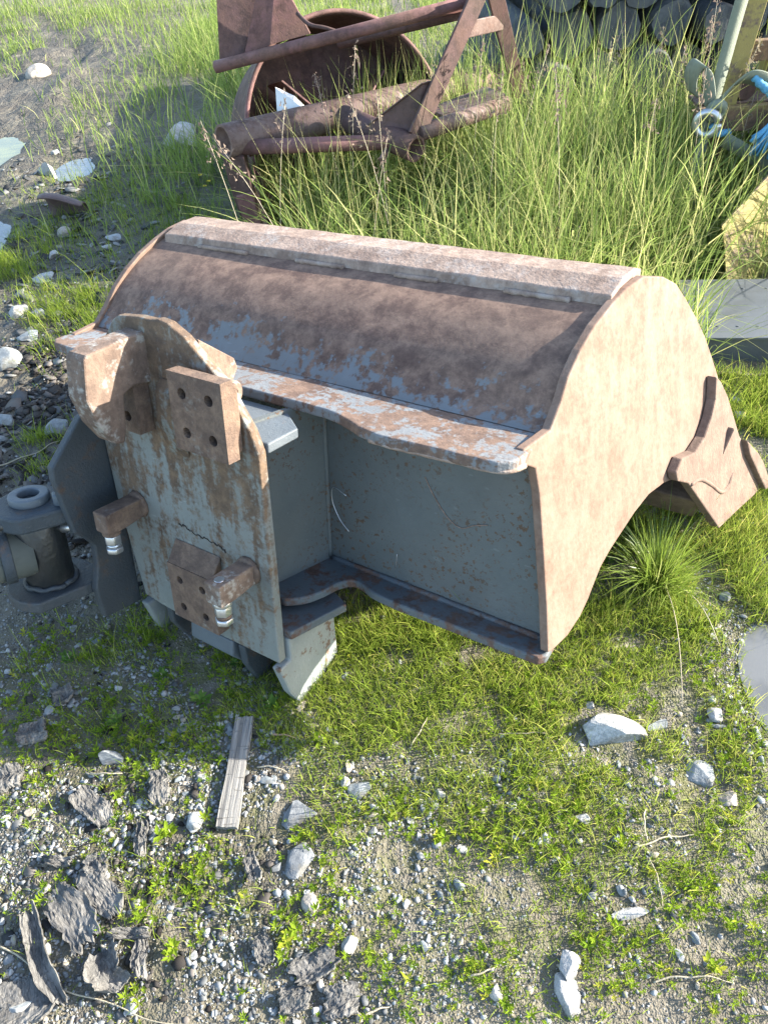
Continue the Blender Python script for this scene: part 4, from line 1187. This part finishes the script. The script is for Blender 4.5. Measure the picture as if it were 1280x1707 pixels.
for i, (x0, y0, x1, y1, r, label) in enumerate(TWIGS):
    rs = np.random.default_rng(500 + i)
    nseg = 9
    up = 0.03 if 'upright' in label else 0.0
    P = []
    for k in range(nseg + 1):
        t = k / nseg
        x = x0 + (x1 - x0) * t; y = y0 + (y1 - y0) * t
        L = math.hypot(x1 - x0, y1 - y0)
        bend = 0.05 * L * math.sin(PI * t) * (1 if i % 2 else -1) + 0.012 * L * math.sin(t * 13 + i)
        nx_, ny_ = -(y1 - y0) / L, (x1 - x0) / L
        x += nx_ * bend; y += ny_ * bend
        P.append((x, y, float(height(x, y)) + 0.006 + up * t + 0.008 * math.sin(PI * t)))
    Vb, Fb = path_mesh(spline(P, 3), [r * (1 - 0.5 * k / (nseg * 3)) * 0.55 for k in range(nseg * 3 + 1)], 6)
    tag(obj('twig', Vb, Fb, M['splinter' if 'reddish' in label else 'straw'], None, True), label, 'twig', 'dry twigs and straws on the ground')

# curled scrap of metal by the puddles
V, F = [], []
for k in range(15):
    a = -0.4 + 2.3 * k / 14
    for j in range(8):
        t = j / 7
        r = 0.13 + 0.02 * math.sin(t * 4)
        V.append((-1.93 + t * 0.26, 4.84 + r * math.cos(a) * 0.8 - 0.05 * t, 0.02 + r * math.sin(a) * (1 - 0.35 * t)))
for k in range(14):
    for j in range(7):
        F.append((k * 8 + j, k * 8 + j + 1, (k + 1) * 8 + j + 1, (k + 1) * 8 + j))
sp_ = obj('scrap_metal', V, F, M['scrap'], None, True)
md = sp_.modifiers.new('thick', 'SOLIDIFY'); md.thickness = 0.008
tag(sp_, 'dark curled scrap of rusty sheet metal in the grass left of the bucket', 'scrap metal')

# ------------------------------------------------------------------ gravel, pebbles, mulch
def in_bucket_feet(x, y):
    return blob(x, y, -0.28, 1.40, 0.22, 0.12) > 0.5
def dry(x, y):
    k = np.ones_like(x, bool)
    for cx, cy, rx, ry in PUDDLES:
        k &= ((x - cx) / (rx * 0.95)) ** 2 + ((y - cy) / (ry * 0.95)) ** 2 > 1
    return k
def scatter(n, x0, x1, y0, y1, dens, seed, over=6):
    rs = np.random.default_rng(seed)
    xs, ys = [], []
    tot = 0
    for _ in range(60):
        x = rs.uniform(x0, x1, n * 2); y = rs.uniform(y0, y1, n * 2)
        k = rs.random(n * 2) < dens(x, y)
        xs.append(x[k]); ys.append(y[k]); tot += k.sum()
        if tot >= n: break
    return np.concatenate(xs)[:n], np.concatenate(ys)[:n]
def d_gravel(x, y):
    d = 0.10 + 0.9 * blob(x, y, -0.6, 0.75, 0.55, 0.45, 3) + 0.6 * blob(x, y, -0.8, 1.25, 0.5, 0.4, 3) + 0.55 * blob(x, y, 0.3, 0.85, 0.35, 0.22, 3) \
        + 0.5 * blob(x, y, -1.4, 3.2, 0.5, 1.2, 3) + 0.75 * blob(x, y, 0.98, 1.15, 0.10, 0.35, 3) + 0.4 * blob(x, y, 0.05, 0.55, 0.3, 0.15)
    d *= np.clip((fbm(x * 7 + 3, y * 7 + 8, 3) - 0.30) * 3.2, 0.05, 1)
    d *= 1 - 0.75 * blob(x, y, 0.05, 1.2, 0.4, 0.22, 3)
    return np.clip(d, 0, 1)
def lumps(name, x, y, size, mat, seed, flat=0.55, sink=0.25, base=I0, tint=None, smooth=False):
    rs = np.random.default_rng(seed)
    n = len(x)
    V0, F0 = base
    m = len(V0)
    nvar = 24
    shapes = []
    for k in range(nvar):
        S = V0.copy()
        for _ in range(4):
            nn = rs.normal(size=3); nn /= np.linalg.norm(nn)
            kk = S @ nn - rs.uniform(0.30, 0.75)
            S -= np.where(kk > 0, kk, 0)[:, None] * nn
        S *= rs.uniform(0.65, 1.25, 3)
        shapes.append(S)
    S = np.array(shapes)[rs.integers(0, nvar, n)]
    fl = rs.uniform(flat * 0.6, flat * 1.5, n)
    S = S * size[:, None, None]
    S[:, :, 2] *= fl[:, None]
    tx = rs.normal(0, 0.25, n); ty = rs.normal(0, 0.25, n); a = rs.uniform(0, 2 * PI, n)
    S[:, :, 2] += S[:, :, 0] * tx[:, None] + S[:, :, 1] * ty[:, None]
    c, s = np.cos(a)[:, None], np.sin(a)[:, None]
    X = S[:, :, 0] * c - S[:, :, 1] * s; Y = S[:, :, 0] * s + S[:, :, 1] * c
    z = height(x, y) + size * fl * (1 - 2 * sink) * 0.5
    V = np.stack([X + x[:, None], Y + y[:, None], S[:, :, 2] + z[:, None]], 2).reshape(-1, 3)
    F = (np.array(F0)[None] + (np.arange(n) * m)[:, None, None]).reshape(-1, 3)
    t = rs.random(n) if tint is None else tint
    return fast_mesh(name, V, tris=F, mat=mat, tint=np.repeat(t, m), smooth=smooth)
x, y = scatter(14000, -1.3, 1.3, 0.25, 1.9, d_gravel, 21)
x2, y2 = scatter(2600, -3.0, 2.0, 1.9, 6.0, d_gravel, 22)
x = np.concatenate([x, x2]); y = np.concatenate([y, y2])
k = dry(x, y); x, y = x[k], y[k]
sz = np.clip(np.random.default_rng(5).lognormal(math.log(0.0040), 0.5, len(x)), 0.002, 0.014) * (1 + 0.35 * (y > 1.9))
tag(lumps('gravel', x, y, sz, M['gravel'], 6, 0.5), 'fine grey and white gravel spread over the soil', 'gravel', kind='stuff')
# grit, smaller than gravel, fills the bare soil
x, y = scatter(16000, -1.25, 1.25, 0.25, 1.7, lambda x, y: np.clip(0.25 + 1.1 * d_gravel(x, y), 0, 1), 23)
sz = np.clip(np.random.default_rng(8).lognormal(math.log(0.0019), 0.35, len(x)), 0.001, 0.004)
tag(lumps('grit', x, y, sz, M['gravel'], 9, 0.7), 'crumbs of grit and soil between the gravel', 'grit', kind='stuff')

# pebbles big enough to pick up one by one
x, y = scatter(260, -1.15, 0.95, 0.35, 1.55, d_gravel, 31)
peb_meshes = []
rs = np.random.default_rng(77)
def pebble_mat(name, col):
    a = N(name); c = a.coord()
    n = a.noise(c, 60, 5, 0.7)
    return a.finish(a.principled(a.mul(col, a.math('ADD', 0.7, a.math('MULTIPLY', n, 0.6))), 0.8, 0.0, a.bump(n, 0.5, 0.003)))
peb_mats = [pebble_mat('pebble_grey', (0.15, 0.155, 0.152)), pebble_mat('pebble_pale', (0.24, 0.243, 0.237)), pebble_mat('pebble_white', (0.34, 0.337, 0.323)), pebble_mat('pebble_blue', (0.155, 0.175, 0.185)), pebble_mat('pebble_tan', (0.27, 0.235, 0.19))]
for k in range(20):
    V, F = rock_shape('rock' if k % 3 else 'slab', rs, I1)
    V = V * np.array([1.0, rs.uniform(0.5, 0.95), rs.uniform(0.22, 0.5)])
    me = bpy.data.meshes.new('pebble')
    me.from_pydata([tuple(v) for v in V], [], F); me.update()
    me.materials.append(peb_mats[k % 5]); peb_meshes.append(me)
for px, py in zip(x, y):
    k = int(rs.integers(0, 20))
    o = bpy.data.objects.new('pebble', peb_meshes[k])
    s = float(np.clip(rs.lognormal(math.log(0.0105), 0.32), 0.006, 0.020))
    o.scale = (s, s, s)
    o.location = (px, py, float(height(px, py)) + 0.25 * s)
    o.rotation_euler = (rs.normal(0, 0.2), rs.normal(0, 0.2), rs.uniform(0, 6.28))
    link(o)
    col_ = ('grey', 'pale grey', 'white', 'blue grey', 'tan')[k % 5]
    zone = ('in the shaded gravel left of the plank' if py > 1.05 else 'among the bark pieces at the lower left' if py < 0.75 else 'on the gravel left of the plank foot') if px < -0.46 else \
        ('in the grass below the bucket' if py > 1.02 else 'on the bare soil at the bottom middle' if py < 0.68 else 'on the gravel right of the plank') if px < 0.25 else \
        ('beside the granite stone' if py > 0.95 else 'on the soil at the bottom right' if py < 0.66 else 'among the weeds round the bent twig')
    tag(o, 'small %s pebble %s' % (col_, zone), 'pebble', '%s pebbles %s' % (col_, zone))

def d_mulch(x, y):
    d = blob(x, y, -1.42, 2.95, 0.30, 0.85, 3) + 0.35 * blob(x, y, -1.15, 2.0, 0.3, 0.5, 3) + 0.5 * blob(x, y, -0.75, 0.8, 0.35, 0.35, 3) + 0.10 * blob(x, y, -0.7, 1.2, 0.6, 0.3, 3)
    return np.clip(d * np.clip((fbm(x * 5 + 13, y * 5 + 8, 3) - 0.3) * 3, 0, 1), 0, 1)
x, y = scatter(2600, -1.95, 0.2, 0.35, 4.2, d_mulch, 41)
xs_, ys_ = scatter(1500, -3.2, 0.1, 0.35, 7.0, lambda a, b: np.clip(0.55 * d_mulch(a, b) + 0.6 * blob(a, b, -1.85, 4.4, 0.6, 1.6, 3) + 0.6 * blob(a, b, -0.65, 0.72, 0.4, 0.3, 3), 0, 1), 43)
k_ = dry(xs_, ys_); xs_, ys_ = xs_[k_], ys_[k_]
tag(lumps('chips', xs_, ys_, np.clip(np.random.default_rng(13).lognormal(math.log(0.017), 0.45, len(xs_)), 0.006, 0.05) * (0.6 + 0.6 * (ys_ > 1.8)), M['chips'], 44, 0.15, 0.1, I0),
    'flat broken chips of slate and grey wood on the mud', 'chips', kind='stuff')
tag(lumps('mulch', x, y, np.clip(np.random.default_rng(3).lognormal(math.log(0.014), 0.5, len(x)), 0.005, 0.045) * (0.55 + 0.45 * (y > 1.8)), M['mulch'], 42, 0.28, 0.1),
    'dark crumbled bark mulch on the ground left of the bucket', 'mulch', kind='stuff')

# ------------------------------------------------------------------ grass and weeds
def blades(name, x, y, length, width, lean, mat, seed, nseg=3, tint=None, az=None, z=None, kink=0.0, parent=None):
    rs = np.random.default_rng(seed)
    n = len(x)
    az = rs.uniform(0, 2 * PI, n) if az is None else az
    face = az + PI / 2 + rs.normal(0, 0.5, n)
    z = height(x, y) - 0.004 if z is None else z
    lv = nseg
    V = np.zeros((n, 2 * lv + 1, 3))
    tw = rs.normal(0, 0.6, n)
    for j in range(lv + 1):
        t = j / nseg
        hor = length * lean * t ** 1.7
        ver = length * (t - 0.42 * np.minimum(lean, 1.1) ** 1.5 * t ** 2.4)
        cx = x + np.cos(az) * hor; cy = y + np.sin(az) * hor; cz = z + ver
        w = width * 0.5 * (1 - t) ** 0.6 * (0.75 + 0.25 * min(1, t * 4))
        f = face + tw * t
        if j < lv:
            V[:, 2 * j, 0] = cx - np.cos(f) * w; V[:, 2 * j, 1] = cy - np.sin(f) * w; V[:, 2 * j, 2] = cz
            V[:, 2 * j + 1, 0] = cx + np.cos(f) * w; V[:, 2 * j + 1, 1] = cy + np.sin(f) * w; V[:, 2 * j + 1, 2] = cz
        else:
            V[:, 2 * j, 0] = cx; V[:, 2 * j, 1] = cy; V[:, 2 * j, 2] = cz
    m = 2 * lv + 1
    b = (np.arange(n) * m)[:, None]
    Q = np.concatenate([b + np.array([[2 * j, 2 * j + 1, 2 * j + 3, 2 * j + 2]]) for j in range(lv - 1)], 0) if lv > 1 else None
    T = b + np.array([[2 * lv - 2, 2 * lv - 1, 2 * lv]])
    t = np.clip(rs.normal(0.45, 0.22, n), 0, 1) if tint is None else tint
    return fast_mesh(name, V.reshape(-1, 3), quads=Q, tris=T, mat=mat, tint=np.repeat(t, m), smooth=True, parent=parent)

STONE_XY = np.array([(s[0], s[1], max(s[2], min(s[3], s[2] * 1.9)) * 0.42) for s in STONES] + [(b[0], b[1], min(b[2], b[3]) * 0.5) for b in BARK])
def clear(x, y):
    k = dry(x, y)
    for sx, sy_, sr in STONE_XY:
        k &= (x - sx) ** 2 + (y - sy_) ** 2 > sr ** 2
    k &= ~((np.abs(x + 0.446) < 0.05) & (y > 0.86) & (y < 1.17))
    k &= ~((x > 1.36) & (x < 2.95) & (y > 2.62 - 0.157 * (x - 1.37)) & (y < 3.24 - 0.157 * (x - 1.37)))
    return k
def d_short(x, y):
    d = 1.0 * blob(x, y, 0.02, 1.22, 0.46, 0.30, 3) + 1.0 * blob(x, y, 0.85, 1.50, 0.42, 0.48, 3) + 0.9 * blob(x, y, 0.42, 1.30, 0.35, 0.3, 3) \
        + 0.9 * blob(x, y, 1.45, 2.2, 0.5, 0.7, 3) + 0.65 * blob(x, y, 0.4, 2.0, 0.6, 0.5, 3) \
        + 0.55 * blob(x, y, 0.40, 0.92, 0.5, 0.22, 3) + 0.22 * blob(x, y, 0.4, 0.6, 0.5, 0.2, 3) + 0.30 * blob(x, y, -0.65, 1.32, 0.5, 0.28, 3) + 0.12 * blob(x, y, -0.6, 0.8, 0.5, 0.3, 3) \
        + 0.75 * blob(x, y, -1.36, 2.52, 0.10, 0.16, 3) + 0.30 * blob(x, y, -1.58, 3.72, 0.16, 0.22, 3) + 0.22 * blob(x, y, -2.05, 4.25, 0.32, 0.4, 3) + 0.08 * blob(x, y, -1.75, 4.9, 0.3, 0.4) \
        + 0.12 * blob(x, y, -1.15, 4.6, 0.35, 0.7, 3) + 0.08 * blob(x, y, -1.6, 5.6, 0.5, 0.5) + 0.35 * blob(x, y, -1.3, 3.4, 0.2, 0.3)
    d *= np.clip((fbm(x * 9 + 31, y * 9 + 2, 4) - 0.37 + 0.16 * blob(x, y, 0.1, 1.28, 0.5, 0.25, 3)) * 4.0, 0.04, 1)
    return np.clip(d, 0, 1)
x, y = scatter(92000, -2.4, 2.0, 0.3, 5.6, d_short, 51)
k = clear(x, y); x, y = x[k], y[k]
rs = np.random.default_rng(52)
L = rs.lognormal(math.log(0.034), 0.48, len(x)) * (0.8 + 0.5 * (y > 1.35)) * (1 + 0.5 * (y > 3.2))
grass_tint = np.clip(rs.normal(0.56, 0.2, len(x)) + 0.25 * (fbm(x * 3, y * 3, 2) - 0.5) - 0.12 * (x < -0.5), 0, 1)  # random colour per blade, a little darker green on the left
tag(blades('short_grass', x, y, L, 0.0019 + 0.0010 * rs.random(len(x)) + 0.001 * (y > 2), rs.uniform(0.2, 0.9, len(x)), M['grass'], 53, 3, grass_tint), 'short bright green grass growing round the bucket', 'grass', kind='stuff')

# grassy carpet of the far left bank and behind the machinery
def d_mid(x, y):
    d = blob(x, y, -1.15, 7.6, 0.62, 3.0, 3) + 0.45 * blob(x, y, -1.0, 5.3, 0.32, 0.9, 3) + 0.8 * blob(x, y, -3.4, 10.8, 1.6, 1.6, 3) + 0.5 * blob(x, y, -3.6, 9.2, 0.6, 0.6, 3) + 0.9 * blob(x, y, 0.6, 9.5, 2.2, 2.6, 4) + 0.35 * blob(x, y, -2.1, 7.2, 0.35, 1.0)
    d *= np.clip((fbm(x * 3 + 31, y * 3 + 2, 3) - 0.30) * 3.5, 0.04, 1)
    return np.clip(d, 0, 1)
x, y = scatter(16000, -5.0, 3.0, 4.2, 13.0, d_mid, 55)
k = clear(x, y); x, y = x[k], y[k]
rs = np.random.default_rng(56)
L = rs.lognormal(math.log(0.20), 0.35, len(x)) * (0.6 + 0.9 * blob(x, y, -0.7, 7.5, 0.9, 3.0))
tag(blades('bank_grass', x, y, L, 0.007 + 0.004 * rs.random(len(x)), rs.uniform(0.15, 0.9, len(x)), M['tall'], 57, 3, np.clip(rs.normal(0.5, 0.2, len(x)), 0, 1)), 'soft green grass on the bank beyond the puddles', 'grass', kind='stuff')

def behind(x, y):
    """metres behind the bucket's cutting edge line"""
    return ((x + 0.65) * 1.29 + (y - 3.02) * 1.73) / math.hypot(1.29, 1.73)
def d_tall(x, y):
    b = behind(x, y)
    d = np.clip((b - 0.10) * 4, 0, 1) * np.clip((7.2 - y) * 0.8, 0, 1)
    d *= np.clip((x + np.where(y < 4.3, 0.40, 0.72)) * 7, 0, 1)
    d *= np.clip((np.where(x > 0.85, 4.85, 7.2) - y) * 3, 0, 1)
    d *= 1 - (x > 1.36) * (y < 3.30)
    d *= 1 - 0.9 * ((x - (-0.24)) ** 2 + (y - 4.75) ** 2 < 0.30 ** 2)
    d *= 1 - 0.7 * (x > 1.7) * (y < 3.9)
    d *= np.clip((fbm(x * 2.6 + 71, y * 2.6 + 12, 3) - 0.25) * 3.0, 0.10, 1)
    return np.clip(d, 0, 1)
x, y = scatter(16000, -0.8, 2.8, 2.6, 6.4, d_tall, 61)
rs = np.random.default_rng(62)
L = np.clip(rs.normal(0.60, 0.20, len(x)), 0.16, 1.05) * (0.72 + 0.5 * blob(x, y, 1.1, 4.4, 0.9, 0.9)) * (0.75 + 0.25 * np.clip(behind(x, y), 0, 1)) * (1 - 0.38 * (x < 0.7) * (y > 3.35) * (y < 4.3))
tag(blades('tall_grass', x, y, L, 0.0040 + 0.0075 * rs.random(len(x)) ** 1.5, rs.gamma(2.0, 0.22, len(x)), M['tall'], 63, 5, np.clip(rs.normal(0.60, 0.24, len(x)), 0, 1)), 'tall meadow grass standing behind the bucket', 'grass', kind='stuff')
x, y = scatter(7000, -0.8, 2.8, 2.6, 6.0, d_tall, 64)
L = np.clip(rs.normal(0.24, 0.09, len(x)), 0.08, 0.5)
tag(blades('undergrowth', x, y, L, 0.0055 + 0.004 * rs.random(len(x)), rs.gamma(2.5, 0.22, len(x)), M['tall'], 65, 3, np.clip(rs.normal(0.25, 0.2, len(x)), 0, 1)), 'darker undergrowth at the foot of the tall grass', 'grass', kind='stuff')

x, y = scatter(1500, -0.6, 2.6, 2.9, 5.0, d_tall, 161)
rs = np.random.default_rng(162)
tag(blades('broad_grass', x, y, rs.uniform(0.35, 0.8, len(x)), rs.uniform(0.011, 0.019, len(x)), rs.uniform(0.5, 1.25, len(x)), M['tall'], 163, 7, np.clip(rs.normal(0.62, 0.2, len(x)), 0, 1)), 'broad arching grass leaves among the thin tall blades', 'grass', kind='stuff')
x, y = scatter(450, -0.5, 2.6, 2.9, 5.0, d_tall, 164)
tag(blades('straw_stems', x, y, rs.uniform(0.5, 1.0, len(x)), np.full(len(x), 0.0035), rs.uniform(0.05, 0.5, len(x)), M['tall'], 165, 4, np.full(len(x), 1.0)), 'pale dry stems standing in the tall grass', 'grass', kind='stuff')
# seed heads on thin stalks
def panicles(name, pts, seed):
    rs = np.random.default_rng(seed)
    VV, TT, tint = [], [], []
    base = 0
    stalkV, stalkF = [], []
    for (x, y, h, lx, ly, dark) in pts:
        z0 = float(height(x, y))
        P = []
        for k in range(7):
            t = k / 6
            P.append((x + lx * t ** 1.8, y + ly * t ** 1.8, z0 + h * t))
        v, f = path_mesh(P, [0.0022 - 0.0012 * k / 6 for k in range(7)], 4)
        off = len(stalkV); stalkV += v; stalkF += [tuple(q + off for q in ff) for ff in f]
        d = (np.array(P[6]) - np.array(P[5])); d /= np.linalg.norm(d)
        top = np.array(P[6])
        for k in range(46):
            s = rs.random()
            r = 0.055 * (1 - s) ** 0.8 * rs.random() + 0.004
            a = rs.uniform(0, 2 * PI)
            c = top - d * (0.20 * (1 - s)) + np.array([math.cos(a) * r, math.sin(a) * r, 0.02 * rs.normal()])
            g = 0.0065
            q = rs.normal(size=(3, 3)) * g
            VV += [c + q[0], c + q[1], c + q[2] + d * 0.008]
            TT.append((base, base + 1, base + 2)); base += 3
            tint += [dark] * 3
    o = fast_mesh(name, np.array(VV), tris=np.array(TT), mat=M['seed'], tint=np.array(tint))
    return o, stalkV, stalkF
pp = []
rs = np.random.default_rng(66)
for k in range(26):
    x_, y_ = rs.uniform(-0.55, 2.1), rs.uniform(3.4, 4.9)
    pp.append((x_, y_, rs.uniform(0.62, 0.98), rs.normal(0.02, 0.09), rs.normal(0, 0.06), float(np.clip(rs.normal(0.4, 0.3), 0, 1))))
pp += [(-0.30, 3.45, 0.80, -0.28, 0.05, 0.3), (-0.52, 3.5, 0.85, -0.12, 0.1, 0.2), (0.95, 3.3, 0.35, 0.03, 0.0, 0.8), (1.62, 3.7, 0.85, -0.04, 0, 0.6), (1.2, 4.2, 0.95, 0.15, 0, 0.5)]
so, sv, sf = panicles('seed_heads', pp, 67)
tag(so, 'feathery purple brown seed heads above the tall grass', 'seed heads', kind='stuff')
sk_o = obj('grass_stalks', sv, sf, M['straw'], None, True)
tag(sk_o, 'thin pale stalks carrying the grass seed heads', 'grass', kind='stuff')

# small yellow flowers
VV, FF = [], []
rs = np.random.default_rng(68)
for (x_, y_, z_) in [(1.22, 3.42, 0.20), (1.25, 3.46, 0.16), (1.30, 3.5, 0.25), (0.35, 3.9, 0.22), (0.42, 3.95, 0.18), (-0.95, 4.95, 0.15), (-0.93, 4.9, 0.10), (-0.9, 4.92, 0.12), (-0.2, 3.7, 0.25), (-0.15, 3.66, 0.2), (0.1, 3.8, 0.3), (1.9, 4.3, 0.4), (1.26, 3.3, 0.12)]:
    for q in range(6):
        a = q * PI / 3 + rs.random()
        b = len(VV)
        c = np.array([x_, y_, z_])
        VV += [c, c + np.array([math.cos(a - .4) * .010, math.sin(a - .4) * .010, .006]), c + np.array([math.cos(a) * .017, math.sin(a) * .017, .004]), c + np.array([math.cos(a + .4) * .010, math.sin(a + .4) * .010, .006])]
        FF.append((b, b + 1, b + 2, b + 3))
tag(obj('yellow_flowers', VV, FF, M['flower']), 'tiny yellow wildflowers scattered in the grass', 'flowers', kind='stuff')

# grass tuft under the side cutter
tf = empty('grass_tuft', (0.83, 1.53, 0.0))
tag(tf, 'dense tuft of long bright grass blades below the side cutter', 'grass tuft')
rs = np.random.default_rng(71)
n = 420
x = rs.normal(0.83, 0.030, n); y = rs.normal(1.53, 0.035, n)
az = np.arctan2(y - 1.53, x - 0.83) + rs.normal(0, 0.6, n)
o = blades('blades', x, y, np.clip(rs.normal(0.21, 0.06, n), 0.08, 0.36), np.full(n, 0.0034), rs.uniform(0.15, 1.15, n), M['tuft'], 72, 5, np.clip(rs.normal(0.55, 0.15, n), 0, 1), az=az)
o.parent = tf; o.location = (-0.83, -1.53, 0)
for k, (x0, y0, h, lx, ly) in enumerate(((0.84, 1.52, 0.10, -0.09, -0.44), (0.86, 1.51, 0.08, 0.06, -0.24))):
    P = [(x0 - 0.83 + lx * (j / 8), y0 - 1.53 + ly * (j / 8), h * math.sin(PI * (0.08 + 0.80 * j / 8))) for j in range(9)]
    Vb, Fb = path_mesh(P, [0.0011] * 9, 5)
    obj('stalk', Vb, Fb, M['straw'], tf, True)

# small leafy weeds over the bare soil
def sprouts(name, x, y, size, mat, seed, tint=None, levels=3, per=3, asp=0.42, parent=None, z=None):
    rs = np.random.default_rng(seed)
    n = len(x)
    z = height(x, y) if z is None else z
    t0 = np.clip(rs.normal(0.5, 0.22, n), 0, 1) if tint is None else tint
    VV, QQ, TN = [], [], []
    lx = rs.normal(0, 0.25, n); ly = rs.normal(0, 0.25, n)
    base = 0
    for lvl in range(levels):
        for q in range(per):
            a = q * 2 * PI / per + lvl * 1.1 + rs.uniform(0, 1.2, n)
            hgt_ = size * (0.15 + 0.85 * lvl / max(levels - 1, 1)) * rs.uniform(0.7, 1.1, n)
            L = size * rs.uniform(0.45, 0.85, n) * (1.0 - 0.25 * lvl / max(levels - 1, 1))
            up = rs.uniform(0.35, 1.3, n)
            d = np.stack([np.cos(a), np.sin(a), up], 1); d /= np.linalg.norm(d, axis=1)[:, None]
            s = np.stack([-np.sin(a), np.cos(a), np.zeros(n)], 1)
            c = np.stack([x + lx * hgt_, y + ly * hgt_, z + hgt_ * 0.8], 1)
            drop = np.stack([np.zeros(n), np.zeros(n), -0.18 * L], 1)
            v0 = c; v1 = c + d * (L * 0.5)[:, None] + s * (L * asp * 0.5)[:, None]
            v2 = c + d * L[:, None] + drop; v3 = c + d * (L * 0.5)[:, None] - s * (L * asp * 0.5)[:, None]
            mid = c + d * (L * 0.5)[:, None] - np.stack([np.zeros(n), np.zeros(n), 0.10 * L], 1)
            V = np.stack([v0, v1, v2, v3, mid], 1).reshape(-1, 3)
            b = base + (np.arange(n) * 5)[:, None]
            QQ.append(b + np.array([[0, 1, 4]])); QQ.append(b + np.array([[1, 2, 4]])); QQ.append(b + np.array([[2, 3, 4]])); QQ.append(b + np.array([[3, 0, 4]]))
            VV.append(V); TN.append(np.repeat(np.clip(t0 + rs.normal(0, 0.08, n), 0, 1), 5)); base += n * 5
    return fast_mesh(name, np.concatenate(VV), tris=np.concatenate(QQ), mat=mat, tint=np.concatenate(TN), smooth=True, parent=parent)
def d_weed(x, y):
    d = 0.75 * blob(x, y, 0.35, 0.85, 0.6, 0.38, 3) + 0.45 * blob(x, y, 0.5, 0.5, 0.5, 0.25, 3) + 0.5 * blob(x, y, -0.45, 0.62, 0.5, 0.25, 3) + 0.3 * blob(x, y, -0.75, 1.0, 0.4, 0.3, 3) + 0.35 * blob(x, y, 0.85, 1.3, 0.4, 0.4, 3) + 1.0 * blob(x, y, -0.75, 1.32, 0.55, 0.32, 3)
    d *= np.clip((fbm(x * 8 + 3, y * 8 + 52, 3) - 0.42) * 6, 0.02, 1)
    return np.clip(d, 0, 1)
x, y = scatter(4600, -1.15, 1.2, 0.3, 1.8, d_weed, 81)
k = clear(x, y); x, y = x[k], y[k]
rs = np.random.default_rng(82)
tag(sprouts('low_weeds', x, y, np.clip(rs.lognormal(math.log(0.013), 0.45, len(x)), 0.005, 0.036), M['weed'], 83, np.clip(rs.normal(0.5, 0.2, len(x)), 0, 1), 4, 3, 0.24), 'low yellow green weeds dotted over the bare soil', 'weeds', kind='stuff')
# moss crumbs
x, y = scatter(17000, -1.1, 1.2, 0.3, 1.7, lambda x, y: np.clip(0.9 * d_weed(x, y) + 0.5 * d_short(x, y), 0, 1), 84)
tag(sprouts('moss', x, y, np.clip(rs.lognormal(math.log(0.0042), 0.3, len(x)), 0.0025, 0.008), M['weed'], 85, np.clip(rs.normal(0.6, 0.25, len(x)), 0, 1), 1, 4, 0.5), 'tiny mossy seedlings covering the damp soil', 'moss', kind='stuff')
# broad leaved weeds one can point at
WEEDS = [(-0.555, 1.245, 0.055, 'tall leafy weed standing in the shade left of the plank'), (-0.69, 1.33, 0.040, 'leafy weed in the shadow below the hose blocks'), (-0.37, 1.20, 0.045, 'leafy weed at the upper end of the plank'),
         (-0.80, 1.20, 0.042, 'leafy weed amid shaded gravel at the left'), (-0.98, 1.42, 0.045, 'leafy weed in the shade below the cylinder'), (-0.46, 1.36, 0.040, 'leafy weed just under the mounting plate feet'),
         (-0.27, 1.33, 0.045, 'leafy weed brushing the lit foot of the mounting plate'), (-0.60, 0.86, 0.045, 'bushy bright weed beside the brown bark strip'), (-0.30, 0.60, 0.035, 'bright rosette weed between bark flakes at the bottom'),
         (-0.56, 0.60, 0.042, 'spindly weed right of the curved root'), (0.50, 0.74, 0.03, 'yellowing weed near the bent twig'), (0.62, 0.47, 0.045, 'bushy weed in the bottom right corner'), (0.05, 0.80, 0.038, 'bright green bushy weed on the bare soil'),
         (0.70, 1.62, 0.05, 'broad leaved weed beside the side plate bottom'), (-0.22, 1.08, 0.032, 'leafy weed on the gravel right of the plank')]
for i, (x_, y_, s_, lab) in enumerate(WEEDS):
    w_ = empty('leafy_weed', (x_, y_, float(height(x_, y_))))
    tag(w_, lab, 'weed', 'broad leaved weeds')
    rs = np.random.default_rng(900 + i)
    n = 3
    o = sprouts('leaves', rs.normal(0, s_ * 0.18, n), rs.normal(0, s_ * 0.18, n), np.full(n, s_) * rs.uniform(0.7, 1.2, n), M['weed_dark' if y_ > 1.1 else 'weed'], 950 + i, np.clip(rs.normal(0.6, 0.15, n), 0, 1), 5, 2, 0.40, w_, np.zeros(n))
    Vb, Fb = path_mesh([(0, 0, -0.004), (0.002, 0.001, s_ * 0.5), (0.003, 0.0, s_ * 0.95)], [0.0014, 0.0012, 0.0008], 5)
    at = obj('stem', Vb, Fb, M['straw'], w_, True)
